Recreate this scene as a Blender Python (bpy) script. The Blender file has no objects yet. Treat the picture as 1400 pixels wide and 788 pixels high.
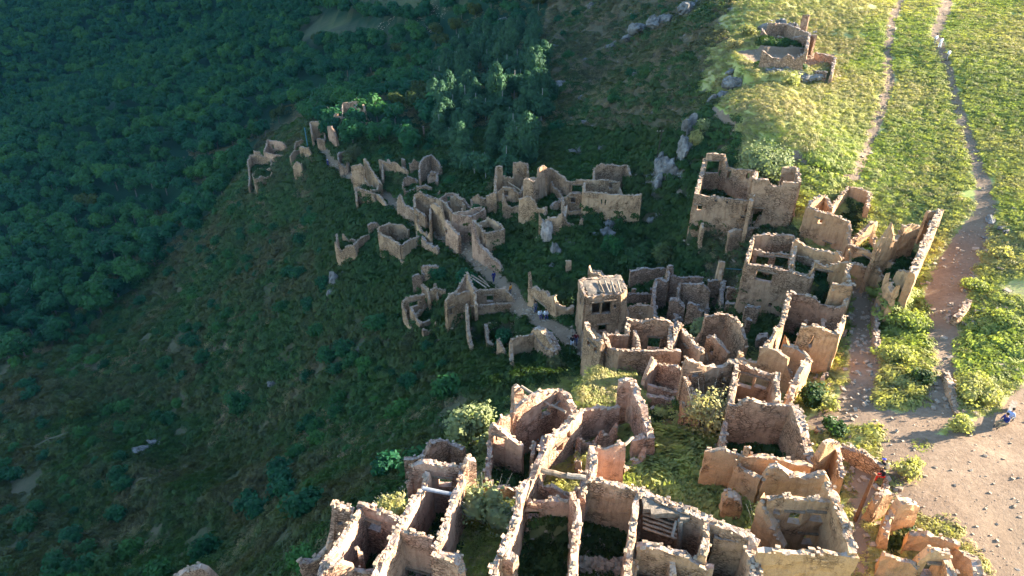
import bpy, bmesh, math, random
import numpy as np
from mathutils import Vector, Matrix, Euler
random.seed(7); rng=np.random.default_rng(11)
S=bpy.context.scene; COL=S.collection

# ---------------------------------------------------------------- camera, sky, sun, exposure
F=933.; PITCH=math.radians(33); CT,ST=math.cos(PITCH),math.sin(PITCH)
cam=bpy.data.objects.new('camera',bpy.data.cameras.new('camera')); COL.objects.link(cam); S.camera=cam
cam.data.sensor_width=36; cam.data.lens=F/1400*36; cam.data.clip_end=6000; cam.data.clip_start=.5
cam.location=(0,0,0); cam.rotation_euler=(math.radians(90)-PITCH,0,0)
SUN_EL=math.radians(18.5); SUN_DIR=Vector((.98,.2,0)).normalized()*math.cos(SUN_EL); SUN_DIR.z=math.sin(SUN_EL)
w=bpy.data.worlds.new('World'); S.world=w; w.use_nodes=True
nt=w.node_tree; bg=nt.nodes['Background']
sky=nt.nodes.new('ShaderNodeTexSky'); sky.sky_type='NISHITA'; sky.sun_disc=False
sky.sun_elevation=SUN_EL; sky.sun_rotation=math.atan2(SUN_DIR.x,SUN_DIR.y); sky.air_density=1.3; sky.dust_density=.4; sky.ozone_density=3.0
nt.links.new(sky.outputs[0],bg.inputs[0]); bg.inputs[1].default_value=.075
sl=bpy.data.lights.new('sun','SUN'); sl.energy=5.0; sl.angle=math.radians(.5); sl.color=(1,.88,.70)
so=bpy.data.objects.new('sun',sl); COL.objects.link(so); so.rotation_euler=(-SUN_DIR).to_track_quat('-Z','Y').to_euler()
S.view_settings.view_transform='Standard'; S.view_settings.look='None'; S.view_settings.exposure=3.0; S.view_settings.gamma=1
S.cycles.max_bounces=6; S.cycles.diffuse_bounces=3; S.cycles.volume_bounces=0

# ---------------------------------------------------------------- helpers
def ray(px,py):
    X=(px-700)/F; y=(py-394)/F
    return np.array([X,CT-y*ST,-(ST+y*CT)])
def project(x,y,z):
    dep=y*CT-z*ST
    return 700+F*x/dep, 394-F*(y*ST+z*CT)/dep, dep
def tag(o,label=None,cat=None,group=None,kind=None):
    if label: o['label']=label
    if cat: o['category']=cat
    if group: o['group']=group
    if kind: o['kind']=kind
    return o
def link(name,me,mats,parent=None,loc=None):
    o=bpy.data.objects.new(name,me); COL.objects.link(o)
    if me is not None and mats:
        for m in (mats if isinstance(mats,(list,tuple)) else [mats]): me.materials.append(m)
    if parent is not None: o.parent=parent
    if loc is not None: o.location=loc
    return o
def mesh(name,v,f,uv=None):
    me=bpy.data.meshes.new(name); me.from_pydata([tuple(p) for p in v],[],f); 
    if uv is not None:
        l=me.uv_layers.new(name='UVMap'); l.data.foreach_set('uv',np.array(uv,dtype=np.float32).ravel())
    me.update(); return me
def empty(name,loc,rz=0):
    o=bpy.data.objects.new(name,None); COL.objects.link(o); o.location=loc; o.rotation_euler=(0,0,rz); o.empty_display_size=.3; return o
def np_noise(x,y,seed=0):
    x=np.asarray(x,float);y=np.asarray(y,float)
    xi=np.floor(x).astype(np.int64);yi=np.floor(y).astype(np.int64);fx=x-xi;fy=y-yi
    fx=fx*fx*(3-2*fx);fy=fy*fy*(3-2*fy)
    def h(a,b):
        n=(a*374761393+b*668265263+seed*974634777)&0xffffffff
        n=((n^(n>>13))*1274126177)&0xffffffff
        return ((n^(n>>16))&0xffff)/65535.-.5
    return (h(xi,yi)*(1-fx)+h(xi+1,yi)*fx)*(1-fy)+(h(xi,yi+1)*(1-fx)+h(xi+1,yi+1)*fx)*fy
def in_poly(x,y,poly):
    x=np.asarray(x,float);y=np.asarray(y,float);r=np.zeros(x.shape,bool);n=len(poly)
    for i in range(n):
        x0,y0=poly[i][:2];x1,y1=poly[(i+1)%n][:2]
        if y0==y1: continue
        c=((y0>y)!=(y1>y))&(x<(x1-x0)*(y-y0)/(y1-y0)+x0); r^=c
    return r
def dist_line(x,y,pl):
    best=np.full(np.shape(x),1e9)
    for (a,b) in zip(pl[:-1],pl[1:]):
        dx,dy=b[0]-a[0],b[1]-a[1];L=dx*dx+dy*dy+1e-9
        t=np.clip(((x-a[0])*dx+(y-a[1])*dy)/L,0,1)
        wd=a[2]+(b[2]-a[2])*t if len(a)>2 else 0
        best=np.minimum(best,np.hypot(x-a[0]-t*dx,y-a[1]-t*dy)-wd)
    return best

# ---------------------------------------------------------------- materials
class NB:
    def __init__(s,name):
        s.m=bpy.data.materials.new(name); s.m.use_nodes=True; s.t=s.m.node_tree; s.b=s.t.nodes['Principled BSDF']; s.out=s.t.nodes['Material Output']
        s.b.inputs['Roughness'].default_value=.95; s.b.inputs['Specular IOR Level'].default_value=.15
    def n(s,ty,**k):
        nd=s.t.nodes.new(ty)
        for a,b in k.items():
            if a.startswith('_'): setattr(nd,a[1:],b)
        return nd
    def set(s,inp,v):
        if isinstance(v,bpy.types.NodeSocket): s.t.links.new(v,inp)
        elif isinstance(v,(int,float)): inp.default_value=v
        else: inp.default_value=(*v,1) if len(v)==3 and inp.type=='RGBA' else v
    def noise(s,vec,scale,detail=4,rough=.55,dist=0):
        nd=s.n('ShaderNodeTexNoise'); s.set(nd.inputs['Vector'],vec); nd.inputs['Scale'].default_value=scale; nd.inputs['Detail'].default_value=detail; nd.inputs['Roughness'].default_value=rough; nd.inputs['Distortion'].default_value=dist
        return nd.outputs['Fac'],nd.outputs['Color']
    def ramp(s,f,a,b,ca=0.,cb=1.):
        nd=s.n('ShaderNodeMapRange'); s.set(nd.inputs[0],f); nd.inputs[1].default_value=a; nd.inputs[2].default_value=b; nd.inputs[3].default_value=ca; nd.inputs[4].default_value=cb
        return nd.outputs[0]
    def mix(s,f,a,b,mode='MIX'):
        nd=s.n('ShaderNodeMix',_data_type='RGBA',_blend_type=mode); s.set(nd.inputs[0],f); s.set(nd.inputs[6],a); s.set(nd.inputs[7],b); return nd.outputs[2]
    def math(s,op,a,b=0.):
        nd=s.n('ShaderNodeMath',_operation=op); s.set(nd.inputs[0],a); s.set(nd.inputs[1],b); return nd.outputs[0]
    def bump(s,h,st=.5,dist=.1):
        nd=s.n('ShaderNodeBump'); s.set(nd.inputs['Height'],h); nd.inputs['Strength'].default_value=st; nd.inputs['Distance'].default_value=dist; s.t.links.new(nd.outputs[0],s.b.inputs['Normal'])
    def attr(s,name):
        nd=s.n('ShaderNodeAttribute',_attribute_name=name); return nd.outputs['Fac']
def pos(b): return b.n('ShaderNodeNewGeometry').outputs['Position']
def masonry(name,c1,c2,plas,pmix=(.5,.62)):
    b=NB(name); P=pos(b); uv=b.n('ShaderNodeUVMap').outputs[0]
    _,nc=b.noise(P,1.3,3)
    off=b.n('ShaderNodeVectorMath',_operation='MULTIPLY_ADD'); b.set(off.inputs[0],nc); off.inputs[1].default_value=(.16,.16,0); b.set(off.inputs[2],uv)
    _,nc2=b.noise(P,7,2); off2=b.n('ShaderNodeVectorMath',_operation='MULTIPLY_ADD'); b.set(off2.inputs[0],nc2); off2.inputs[1].default_value=(.07,.05,0); b.set(off2.inputs[2],off.outputs[0])
    sc=b.n('ShaderNodeVectorMath',_operation='MULTIPLY'); b.set(sc.inputs[0],off2.outputs[0]); sc.inputs[1].default_value=(2.7,6.2,1)
    ve=b.n('ShaderNodeTexVoronoi',_feature='DISTANCE_TO_EDGE'); b.set(ve.inputs['Vector'],sc.outputs[0]); ve.inputs['Scale'].default_value=1
    vc=b.n('ShaderNodeTexVoronoi'); b.set(vc.inputs['Vector'],sc.outputs[0]); vc.inputs['Scale'].default_value=1
    sp=b.n('ShaderNodeSeparateColor'); b.set(sp.inputs[0],vc.outputs['Color'])
    edge=b.ramp(ve.outputs['Distance'],.02,.14)
    stc=b.mix(sp.outputs[0],c1,c2); stc=b.mix(b.ramp(sp.outputs[1],.6,1.,0,.6),stc,b.mix(1.,stc,(.6,.57,.57),'MULTIPLY'))
    col=b.mix(edge,tuple(.36*x for x in c1),stc)
    f1,_=b.noise(P,2.2,5,.7); f2,_=b.noise(P,14,4,.7); f3,_=b.noise(P,.45,3,.6)
    col=b.mix(b.ramp(f2,.35,.7),b.mix(1.,col,(.55,.52,.5),'MULTIPLY'),b.mix(1.,col,(1.35,1.3,1.22),'MULTIPLY'))
    pl=b.mix(b.ramp(f1,.3,.7),tuple(.72*x for x in plas),plas)
    pl=b.mix(b.ramp(f2,.25,.5),b.mix(1.,pl,(.62,.6,.58),'MULTIPLY'),pl)
    pm=b.ramp(b.math('ADD',f3,b.math('MULTIPLY',f1,.25)),pmix[0]+.1,pmix[1]+.1)
    col=b.mix(pm,col,pl)
    # rain streaks and dark damp bands
    sx=b.n('ShaderNodeSeparateXYZ'); b.set(sx.inputs[0],uv); cx=b.n('ShaderNodeCombineXYZ'); b.set(cx.inputs[0],b.math('MULTIPLY',sx.outputs[0],3.)); b.set(cx.inputs[1],b.math('MULTIPLY',sx.outputs[1],.35))
    st,_=b.noise(cx.outputs[0],1.,4,.6)
    col=b.mix(b.ramp(st,.3,.52,.6,0),col,b.mix(1.,col,(.5,.46,.46),'MULTIPLY'))
    rn=b.n('ShaderNodeObjectInfo').outputs['Random']; col=b.mix(b.ramp(rn,0,1,0,1),b.mix(1.,col,(.76,.74,.76),'MULTIPLY'),b.mix(1.,col,(1.12,1.08,1.02),'MULTIPLY'))
    # grey lichen on upward faces
    gz=b.n('ShaderNodeSeparateXYZ'); b.set(gz.inputs[0],b.n('ShaderNodeNewGeometry').outputs['True Normal'])
    li=b.math('MULTIPLY',b.ramp(gz.outputs[2],.45,.8),b.ramp(f1,.4,.6))
    col=b.mix(b.math('MULTIPLY',li,.7),col,(.33,.29,.27))
    b.set(b.b.inputs['Base Color'],col)
    hh=b.math('ADD',b.math('MULTIPLY',edge,.9),b.math('MULTIPLY',f2,.9)); hh=b.math('MULTIPLY',hh,b.ramp(pm,0,1,1,.25))
    b.bump(b.math('ADD',hh,b.math('MULTIPLY',f1,.8)),.7,.08)
    return b.m
M={}
M['tan']=masonry('masonry_tan',(.40,.265,.17),(.53,.365,.24),(.50,.33,.205),(.48,.60))
M['orange']=masonry('masonry_orange',(.42,.26,.145),(.55,.36,.21),(.55,.34,.18),(.38,.5))
M['pink']=masonry('masonry_pink',(.45,.28,.20),(.58,.39,.28),(.56,.36,.25),(.47,.60))
M['grey']=masonry('masonry_grey',(.40,.27,.19),(.52,.37,.27),(.48,.33,.235),(.6,.7))
def simple(name,c1,c2,scale,bst=.4,rough=.9,c3=None):
    b=NB(name); P=b.n('ShaderNodeTexCoord').outputs['Object']; f,_=b.noise(P,scale,5,.65); g,_=b.noise(P,scale*6,3,.6)
    rnd=b.n('ShaderNodeObjectInfo').outputs['Random']
    col=b.mix(b.ramp(f,.35,.65),c1,c2); col=b.mix(b.ramp(g,.4,.7,0,.5),col,b.mix(1.,col,(.5,.5,.5),'MULTIPLY'))
    col=b.mix(b.ramp(rnd,0,1,0,.4),col,b.mix(1.,col,(.6,.6,.62),'MULTIPLY'))
    b.set(b.b.inputs['Base Color'],col); b.b.inputs['Roughness'].default_value=rough; b.bump(b.math('ADD',f,b.math('MULTIPLY',g,.4)),bst,.1); return b.m
M['stone']=simple('loose_stone',(.26,.195,.14),(.44,.35,.26),3)
M['roofearth']=simple('earth_roof',(.13,.105,.08),(.27,.22,.17),2.2,.6)
M['cope']=simple('coping_stone',(.27,.19,.125),(.50,.36,.25),2.2,.5)
M['copeg']=simple('coping_stone_grey',(.22,.18,.16),(.46,.38,.32),2.2,.5)
M['rock']=simple('limestone',(.08,.075,.07),(.27,.255,.24),.9,1.)
M['wood']=simple('old_timber',(.16,.11,.07),(.32,.24,.17),4)
M['palewood']=simple('pale_timber',(.19,.155,.12),(.34,.28,.22),4)
M['rust']=simple('rusty_iron',(.10,.045,.025),(.20,.10,.05),3)
M['darkwood']=simple('tarred_pole',(.03,.025,.02),(.07,.055,.045),4)
M['bluepaint']=simple('faded_blue_paint',(.06,.16,.20),(.10,.24,.28),4)
M['bark']=simple('bark',(.10,.08,.065),(.22,.19,.16),5)
M['palebark']=simple('pale_bark',(.22,.21,.19),(.36,.35,.32),5)
M['metal']=simple('weathered_sheet',(.17,.18,.20),(.28,.30,.33),2,.1,.6)
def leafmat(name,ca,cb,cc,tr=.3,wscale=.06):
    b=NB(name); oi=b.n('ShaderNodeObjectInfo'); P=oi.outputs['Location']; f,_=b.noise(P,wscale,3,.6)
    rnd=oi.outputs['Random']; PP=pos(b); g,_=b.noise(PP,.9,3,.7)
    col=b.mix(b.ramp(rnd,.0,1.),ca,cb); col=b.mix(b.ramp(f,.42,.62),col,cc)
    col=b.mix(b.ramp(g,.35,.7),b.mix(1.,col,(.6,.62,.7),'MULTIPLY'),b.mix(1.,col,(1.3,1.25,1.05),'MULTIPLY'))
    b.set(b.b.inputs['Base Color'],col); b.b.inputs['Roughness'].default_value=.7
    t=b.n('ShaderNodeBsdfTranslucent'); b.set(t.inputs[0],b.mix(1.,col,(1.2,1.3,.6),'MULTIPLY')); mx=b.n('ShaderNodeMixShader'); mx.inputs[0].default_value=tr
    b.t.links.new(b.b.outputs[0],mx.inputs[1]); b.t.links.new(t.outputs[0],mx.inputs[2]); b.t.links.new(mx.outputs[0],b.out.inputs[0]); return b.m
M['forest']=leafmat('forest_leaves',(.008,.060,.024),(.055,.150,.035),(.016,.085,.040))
M['autumn']=leafmat('yellowing_leaves',(.07,.085,.018),(.05,.075,.022),(.04,.065,.022))
M['poplar']=leafmat('poplar_leaves',(.030,.085,.045),(.050,.11,.055),(.04,.10,.055))
M['scrub']=leafmat('scrub_leaves',(.030,.082,.028),(.062,.118,.034),(.095,.092,.045))
M['weed']=leafmat('weed_leaves',(.25,.30,.075),(.34,.37,.12),(.42,.38,.16),.5,.05)
M['lush']=leafmat('lush_leaves',(.022,.062,.018),(.038,.085,.022),(.05,.08,.022),.3,.1)
M['dry']=leafmat('dry_leaves',(.34,.30,.13),(.27,.27,.10),(.38,.32,.15),.3,.1)
M['dryshade']=leafmat('shaded_dry_leaves',(.19,.16,.08),(.13,.14,.06),(.22,.16,.095),.25,.1)  # darker copy of the dry leaves, with shade put into the colour
M['olive']=leafmat('pale_olive_leaves',(.21,.24,.11),(.25,.28,.14),(.20,.24,.11),.3,.1)
def ground_mat():
    b=NB('ground'); P=pos(b); dirt=b.attr('dirt'); dry=b.attr('dry'); rock=b.attr('rock'); lush=b.attr('lush'); litter_shade=b.attr('litter_shade')
    f1,_=b.noise(P,.35,6,.7); f2,_=b.noise(P,3.,5,.75); f3,_=b.noise(P,.06,4,.6); f4,_=b.noise(P,16,3,.7)
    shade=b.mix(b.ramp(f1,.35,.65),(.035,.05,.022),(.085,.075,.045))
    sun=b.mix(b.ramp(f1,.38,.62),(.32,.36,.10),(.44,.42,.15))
    grass=b.mix(lush,shade,sun)  # sunlit and shaded sides painted as brighter and darker grass
    grass=b.mix(b.math('MULTIPLY',dry,b.ramp(f2,.3,.6)),grass,b.mix(lush,(.13,.10,.06),(.30,.25,.13)))
    d=b.mix(b.ramp(f2,.3,.7),(.19,.13,.085),(.33,.235,.16)); d=b.mix(b.ramp(f1,.35,.7),d,b.mix(1.,d,(.66,.62,.6),'MULTIPLY')); d=b.mix(b.ramp(f4,.35,.6,.35,0),d,(.14,.10,.07)); d=b.mix(b.ramp(f3,.44,.56,0,.55),d,(.19,.135,.09))
    dd=b.math('ADD',dirt,b.math('MULTIPLY',b.math('SUBTRACT',f2,.5),1.1)); dm=b.ramp(dd,.42,.6)
    col=b.mix(dm,grass,d)
    vo=b.n('ShaderNodeTexVoronoi'); b.set(vo.inputs['Vector'],P); vo.inputs['Scale'].default_value=1.1
    rk=b.mix(b.ramp(f2,.3,.7),(.13,.12,.12),(.40,.38,.37)); rm=b.ramp(b.math('ADD',rock,b.math('MULTIPLY',b.math('SUBTRACT',f1,.5),1.6)),.55,.68)
    col=b.mix(rm,col,rk)
    col=b.mix(litter_shade,col,b.mix(f2,(.006,.030,.014),(.015,.05,.024)))  # leaf litter with the shade under the crowns painted in
    b.set(b.b.inputs['Base Color'],col)
    b.bump(b.math('ADD',b.math('MULTIPLY',f2,.7),b.math('MULTIPLY',f4,.3)),.55,.15); return b.m
M['ground']=ground_mat()
def plain(name,c,rough=.8):
    b=NB(name); P=b.n('ShaderNodeTexCoord').outputs['Object']; f,_=b.noise(P,9,3); b.set(b.b.inputs['Base Color'],b.mix(b.ramp(f,.3,.7,0,.4),c,tuple(.6*x for x in c))); b.b.inputs['Roughness'].default_value=rough; return b.m

# ---------------------------------------------------------------- terrain: control points (photo direction, metres below the camera)
CP=[(450,788,39.5),(560,788,39),(700,788,38),(900,788,38),(1100,788,38),(1250,788,37.5),(1400,788,37),
(1400,650,36.5),(1250,680,37),(1100,700,38),(600,700,39.5),(500,700,42),(800,700,38.5),
(1200,620,37.5),(1350,570,37),(1300,480,38),(1400,450,36.9),(1240,480,38.5),(1170,480,39.5),
(1290,350,37.3),(1400,300,34.5),(1200,300,38),(1290,200,34.5),(1400,150,31.5),(1180,200,35.5),(1290,60,28),(1400,0,24),(1200,0,27),(1100,50,29),(1000,0,26),
(1090,90,30.5),(1010,80,30.6),(1000,150,32.6),(955,160,34.6),(1050,200,34.4),(1020,240,38.3),
(945,315,42),(1085,330,39.8),(900,200,41.5),(860,330,48),(900,350,47.5),(950,400,47),
(850,440,48),(780,470,48),(740,435,49),(820,510,47),(900,480,46),(1000,470,43.5),(1100,480,42),
(1000,590,40),(900,620,40),(800,640,40),(700,650,41),(850,560,41.5),(780,540,44.5),(720,520,46),(650,600,44),(600,620,46),
(700,410,50.5),(640,350,53),(560,290,58),(500,245,61),(430,210,64),
(620,250,55),(700,280,50),(600,180,57),(760,260,46.5),(850,260,44),(800,330,46.5),(720,350,50),
(700,100,51),(760,0,49),(850,100,44),(880,0,40),(600,100,60),(600,20,60),(500,120,69),(430,40,74),(500,10,70),
(600,400,56),(550,450,60),(480,380,64),(460,340,66),(400,280,72),(340,230,76),
(600,500,57),(500,600,58),(400,500,74),(300,500,83),(300,700,71),(200,700,80),(400,788,44),(300,788,55),(150,788,70),(0,788,82),(0,600,100),(0,450,108),(150,450,101),(150,600,92),
(250,350,93),(300,250,90),(350,150,86),(150,300,102),(0,300,108),(0,200,107),(100,180,103),(200,120,99),(280,50,95),(330,20,92),(380,80,82),(450,650,55)]
# world extra points x,y,z
WP=[(-130,-40,-100),(0,-40,-40),(60,-40,-36),(150,-20,-35),(220,60,-29),(200,160,-22),(-60,0,-75),(-200,60,-115),(-150,-20,-108),(100,0,-34),(70,330,-8),(150,310,10),(300,330,20),(100,450,50),(0,480,5),(-20,600,30),(-150,600,10),(200,600,110),(-150,800,0),(0,1000,60),(-330,330,-150),(-450,450,-130),(-600,650,-60),(-400,700,-100),(-500,150,-140),(-300,-50,-140),(-700,300,-80),(500,300,10),(500,0,-20),(0,10,-38),(50,10,-37),(-30,-5,-55),
]

def _T(px,py,D):
    d=ray(px,py); return d*(D/-d[2])
_P=np.array([_T(*c) for c in CP]+[np.array(q,float) for q in WP])
def tps(r): return np.where(r>0,r*r*np.log(np.maximum(r,1e-9)),0)
_xy=_P[:,:2]/100.; _n=len(_P); _r=np.linalg.norm(_xy[:,None]-_xy[None],axis=2); _A=np.c_[np.ones(_n),_xy]
_w=np.linalg.solve(np.block([[tps(_r)+2e-4*np.eye(_n),_A],[_A.T,np.zeros((3,3))]]),np.r_[_P[:,2],0,0,0])
def H(x,y):
    x=np.asarray(x,float);y=np.asarray(y,float);sh=x.shape;q=np.c_[x.ravel(),y.ravel()]/100.;out=np.empty(len(q))
    for i in range(0,len(q),20000):
        b=q[i:i+20000];r=np.linalg.norm(b[:,None]-_xy[None],axis=2);out[i:i+20000]=tps(r)@_w[:-3]+_w[-3]+b@_w[-2:]
    return out.reshape(sh)
TS=np.arange(14,700,.4)
def hit(px,py,h=0.):
    "point h metres above the smooth ground seen at a photo pixel"
    d=ray(px,py);p=d[None]*TS[:,None];g=H(p[:,0],p[:,1])+h;k=int(np.argmax(p[:,2]<g)); 
    if k==0: return p[-1]
    a,b_=p[k-1,2]-g[k-1],p[k,2]-g[k]; u=a/(a-b_); return p[k-1]*(1-u)+p[k]*u
def at_z(px,py,z):
    d=ray(px,py); return d*(z/d[2])

# ---------------------------------------------------------------- survey of the ruins: zones are enlarged looks at the photograph
ZN={'A':(320,130,5.255),'B':(480,180,4.633),'C':(640,180,4.635),'D':(900,180,4.633),'E':(1080,220,3.94),'F':(440,280,4.379),'G':(530,350,4.378),'H':(720,300,4.633),'I':(780,340,4.379),'J':(960,280,4.925),'K':(900,400,3.94),'L':(1080,400,3.58),'M':(640,460,4.377),'N':(780,460,4.377),'O':(920,480,4.377),'P':(400,600,4.193),'Q':(600,600,4.193),'R':(800,600,4.193),'S':(960,600,4.193),'T':(1120,560,3.457),'U':(350,0,3.94),'X':(0,0,1.),'V':(1050,0,3.94),'Y':(700,0,3.94)}
BL=[]; cur=None
def zp(x,y): a,b,s=ZN[cur['z']]; return a+x/s,b+y/s
def B(zone,label,ref,mat='tan',name='ruined_house',group='roofless stone houses of the abandoned village',cat='ruined house'):
    global cur
    cur=dict(z=zone,label=label,mat=mat,name=name,group=group,cat=cat,walls=[],rooms=[],beams=[],roofs=[],pillars=[])
    px,py=zp(ref[0],ref[1]); p=hit(px,py,ref[2]); cur['Z']=p[2]; cur['o']=(p[0],p[1],p[2]-ref[2]); cur['h']=ref[2]; BL.append(cur)
def pt(x,y,dz=0.): px,py=zp(x,y); p=at_z(px,py,cur['Z']+dz); return (p[0],p[1],p[2])
def W(pts,j=.3,t=.6,op=(),mat=None,low=None):
    P=[pt(*q) for q in pts]; k=.74 if cur['z'] in 'KMNOPQRST' else 1.; cur['walls'].append(dict(P=P,j=j,t=t,op=[(zp(o[0],o[1]),o[2]*k,o[3]*(k+.06)) for o in op],mat=mat,low=low))
def ROOM(pts,d=None,dz=0): cur['rooms'].append(([pt(*q) for q in pts],cur['Z']-(cur['h'] if d is None else d)))
def BEAM(a,b,r=.12,mat='wood',name='beam'): cur['beams'].append((pt(*a),pt(*b),r,mat,name))
def SLAB(pts,th=.3,mat='copeg',name='roof'): cur['roofs'].append(([pt(*q) for q in pts],th,mat,name))
G1='roofless stone houses of the abandoned village'
# ---- foreground, left to right
B('P','leftmost foreground house, narrow roofless room with a lone inner pillar and dark green floor',(540,412,4.4),'pink')
W([(372,372),(450,388),(540,412),(640,450)],op=[(478,485,1.3,1.1)]); W([(385,398),(345,470),(290,560),(240,640),(190,700),(138,792)],.35)
W([(228,362,.5),(282,372,.6),(345,398,.1)],.25,.7,op=[(270,465,.5,.4)]); W([(232,372,.2),(215,520,-2),(185,590,-2.4),(110,650,-2.8),(35,700,-3.2)],.5,.7)
W([(140,790,-.4),(205,714,-.3),(280,706,-.2),(345,716,-.5)],.3); W([(345,740,-1),(420,742,-1),(510,752,-1.2)],.25); W([(368,640,-.6),(402,645,-.8)],.1,.5)
ROOM([(385,405),(640,450),(560,590),(500,700),(345,716),(240,640)],4.6)
B('P','foreground house left of the dry-twig shrub, long room with one metal beam',(860,150,4.6),'pink')
W([(682,150),(745,128),(860,150),(968,166)],.15,op=[(876,236,1.2,1.1)]); W([(775,182),(745,285),(700,330),(650,430),(600,515),(560,590),(500,700),(455,805)],.25,.65)
W([(682,150,-.1),(672,230,-1.2),(655,280,-2)],.3); W([(1045,122,.6),(1000,120,.8),(970,165,.3)],.25,.7); W([(968,168,.2),(965,235),(922,330),(887,440),(857,540),(808,622)],.25,.6)
W([(800,622,.1),(870,640,.1),(930,668,0),(962,690,-.3)],.3,1.0); W([(962,690,-.3),(968,760,-.8)],.3,.6); W([(622,525,-.1),(700,532,-.1),(806,572,-.1)],.15,.5,op=[(720,765,1.8,1.0)])
ROOM([(775,185),(965,170),(920,330),(855,540),(800,620),(790,800),(460,800),(600,515),(745,285)],4.8); BEAM((745,285,-.2),(925,318,-.3),.14,'metal')
B('P','small dark collapsed house behind the foreground row, below the big round-crowned bush',(840,14,3.2),'grey')
W([(740,125,-.3),(765,60),(790,12,.2),(900,22),(985,58,-.2)],.4); W([(635,112,-.8),(700,105,-.5),(752,70,-.2)],.4); ROOM([(750,120),(790,20),(985,60),(960,110)],3.2)
B('Q','foreground house with dark nettle rooms and two fallen logs at its back wall',(690,345,3.9),'pink')
W([(560,120,.7),(535,215,.5),(505,235),(460,320,.1),(450,400),(420,500),(390,570),(350,650),(318,730),(308,805)],.4,.65)
W([(352,640,0),(440,690,-.1)],.4,.9); W([(500,355,-.9),(600,360,-1),(690,347,-1),(755,352,-.9)],.25,.5,op=[(520,420,1.,1.)]); W([(770,305,.2),(798,400),(792,500),(782,600),(776,690),(775,810)],.45,.6)
W([(858,222,.2),(828,240),(822,320,0)],.3,.6); W([(858,228,.1),(890,130,.2),(872,48,.9)],.5,.6); W([(872,48,.6),(950,40,.9),(1000,55,.2),(1070,50,.3)],.7,.5)
ROOM([(505,240),(540,220),(820,235),(770,310),(775,805),(310,805),(450,400)],4.3); ROOM([(560,170),(820,225),(760,345),(510,350)],2.6)
BEAM((585,178,.3),(735,215,.2),.2,'wood','fallen_log'); BEAM((735,210,.3),(842,225,.3),.2,'palewood','fallen_log')
B('R','foreground room with a nettle floor and a loose stone heap along its open front',(160,252,4.0),'tan')
W([(18,228),(80,238),(150,250),(230,272),(310,296)],.12,.7); W([(312,300),(288,420),(272,520),(258,610),(246,700),(240,808)],.4,.6)
ROOM([(20,230),(310,296),(245,700),(240,805),(-60,805),(-60,320)],4.2)
B('R','foreground house under a sagging flat roof remnant held by one pale post',(600,400,4.2),'tan')
W([(312,292,.1),(400,330),(470,350),(600,400),(700,450),(800,490),(900,530),(972,562)],.12,.9)
SLAB([(335,330,-.15),(420,345,-.15),(610,425,-.15),(600,468,-.25),(520,455,-.3),(430,455,-.3),(332,395,-.2)],.35,'roofearth','roof')
for k in range(5): BEAM((330,405+k*26,-.7-.12*k),(525,470+k*26,-.9-.12*k),.09,'wood','roof_joist')
BEAM((500,560,-1),(522,470,-.4),.1,'palewood','rafter'); BEAM((547,468,-.3),(538,660,-3.4),.17,'palewood','post')
W([(695,465,-.1),(705,520,-.2),(688,600,-.3),(668,672,-.4)],.5,.7); W([(300,606,-.7),(350,612,-.5),(430,632,-.5),(500,660,-.6),(570,668,-.6),(650,694,-.7),(745,722,-.8)],.3,.7)
W([(505,660,-.6),(512,740,-.9),(512,800,-1.4)],.5,.6); W([(972,562,.1),(962,620,0),(978,700,0),(975,800,0)],.4,1.0); W([(745,545,-.5),(830,570,-.5),(935,592,-.5)],.2,.5)
ROOM([(320,340),(690,460),(660,680),(300,605)],4.2); ROOM([(705,470),(965,570),(970,805),(740,805),(745,722),(680,640)],4.4); ROOM([(300,610),(745,722),(740,805),(240,805)],3.2)
B('S','foreground house at lower right with two square windows over a dark doorway',(600,350,5.0),'orange')
W([(378,322),(470,326),(540,346),(600,350),(650,336),(758,347)],.15,.6,op=[(425,402,.6,.5),(530,436,1.1,1.4),(656,430,1.1,1.1),(640,560,1.3,1.3)])
W([(720,250,0),(748,300,.1),(790,380,.1),(830,480,.1),(852,600,.1),(870,655,0)],.15,.8); W([(320,634,-.2),(450,634,-.2),(550,642,-.1),(700,644,-.2),(890,660,-.2)],.08,.6)
W([(345,320,-.2),(400,430,-1.2),(440,520,-2.),(480,600,-2.8)],.3,.9)
ROOM([(378,325),(758,350),(850,600),(860,650),(490,635),(430,480)],5.2)
B('S','long narrow orange-walled room with a stub chimney on its far wall',(520,120,3.3),'orange')
W([(20,55,-.2),(120,50),(220,74),(300,82),(400,95),(520,120),(628,146)],.25,.6); W([(246,40,.6),(276,44,.6)],.05,.5); W([(205,92,0),(200,150,-.2),(280,190,-.3),(345,216,-.3)],.12,.5)
W([(345,216,-.4),(385,156,.4),(440,147,.5),(530,190,.1),(600,208,0),(700,192,0),(735,230,0)],.25,.8);
ROOM([(210,95),(628,148),(700,195),(600,205),(350,212)],2.4)
B('S','small lit stone room half filled with tumbled boulders beside the sandy terrace',(740,20,2.6),'orange')
W([(645,112,-.2),(662,60,0),(700,18,.1),(776,20,.2)],.25,.7); W([(778,24,.2),(792,100,0),(797,215,-.2)],.25,.6); ROOM([(650,105),(700,20),(775,25),(790,210)],2.4)
B('T','broken low ruin at lower right with earth-coloured walls beside the dirt yard',(430,425,2.1),'orange')
W([(345,472,-.3),(380,442,0),(430,425,.1),(470,440,0)],.3,.8); W([(345,472,-.3),(325,540,-.6),(318,600,-1.2)],.4,.6); W([(255,440,-.5),(290,395,0),(340,385,0)],.3,.7); W([(430,572,-.8),(530,590,-.8),(600,618,-.8),(662,642,-.8)],.3,.6); W([(662,642,-.8),(740,700,-.6),(752,800,-.5)],.3,.9)
ROOM([(350,480),(470,445),(450,600),(400,650)],3.4)
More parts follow.
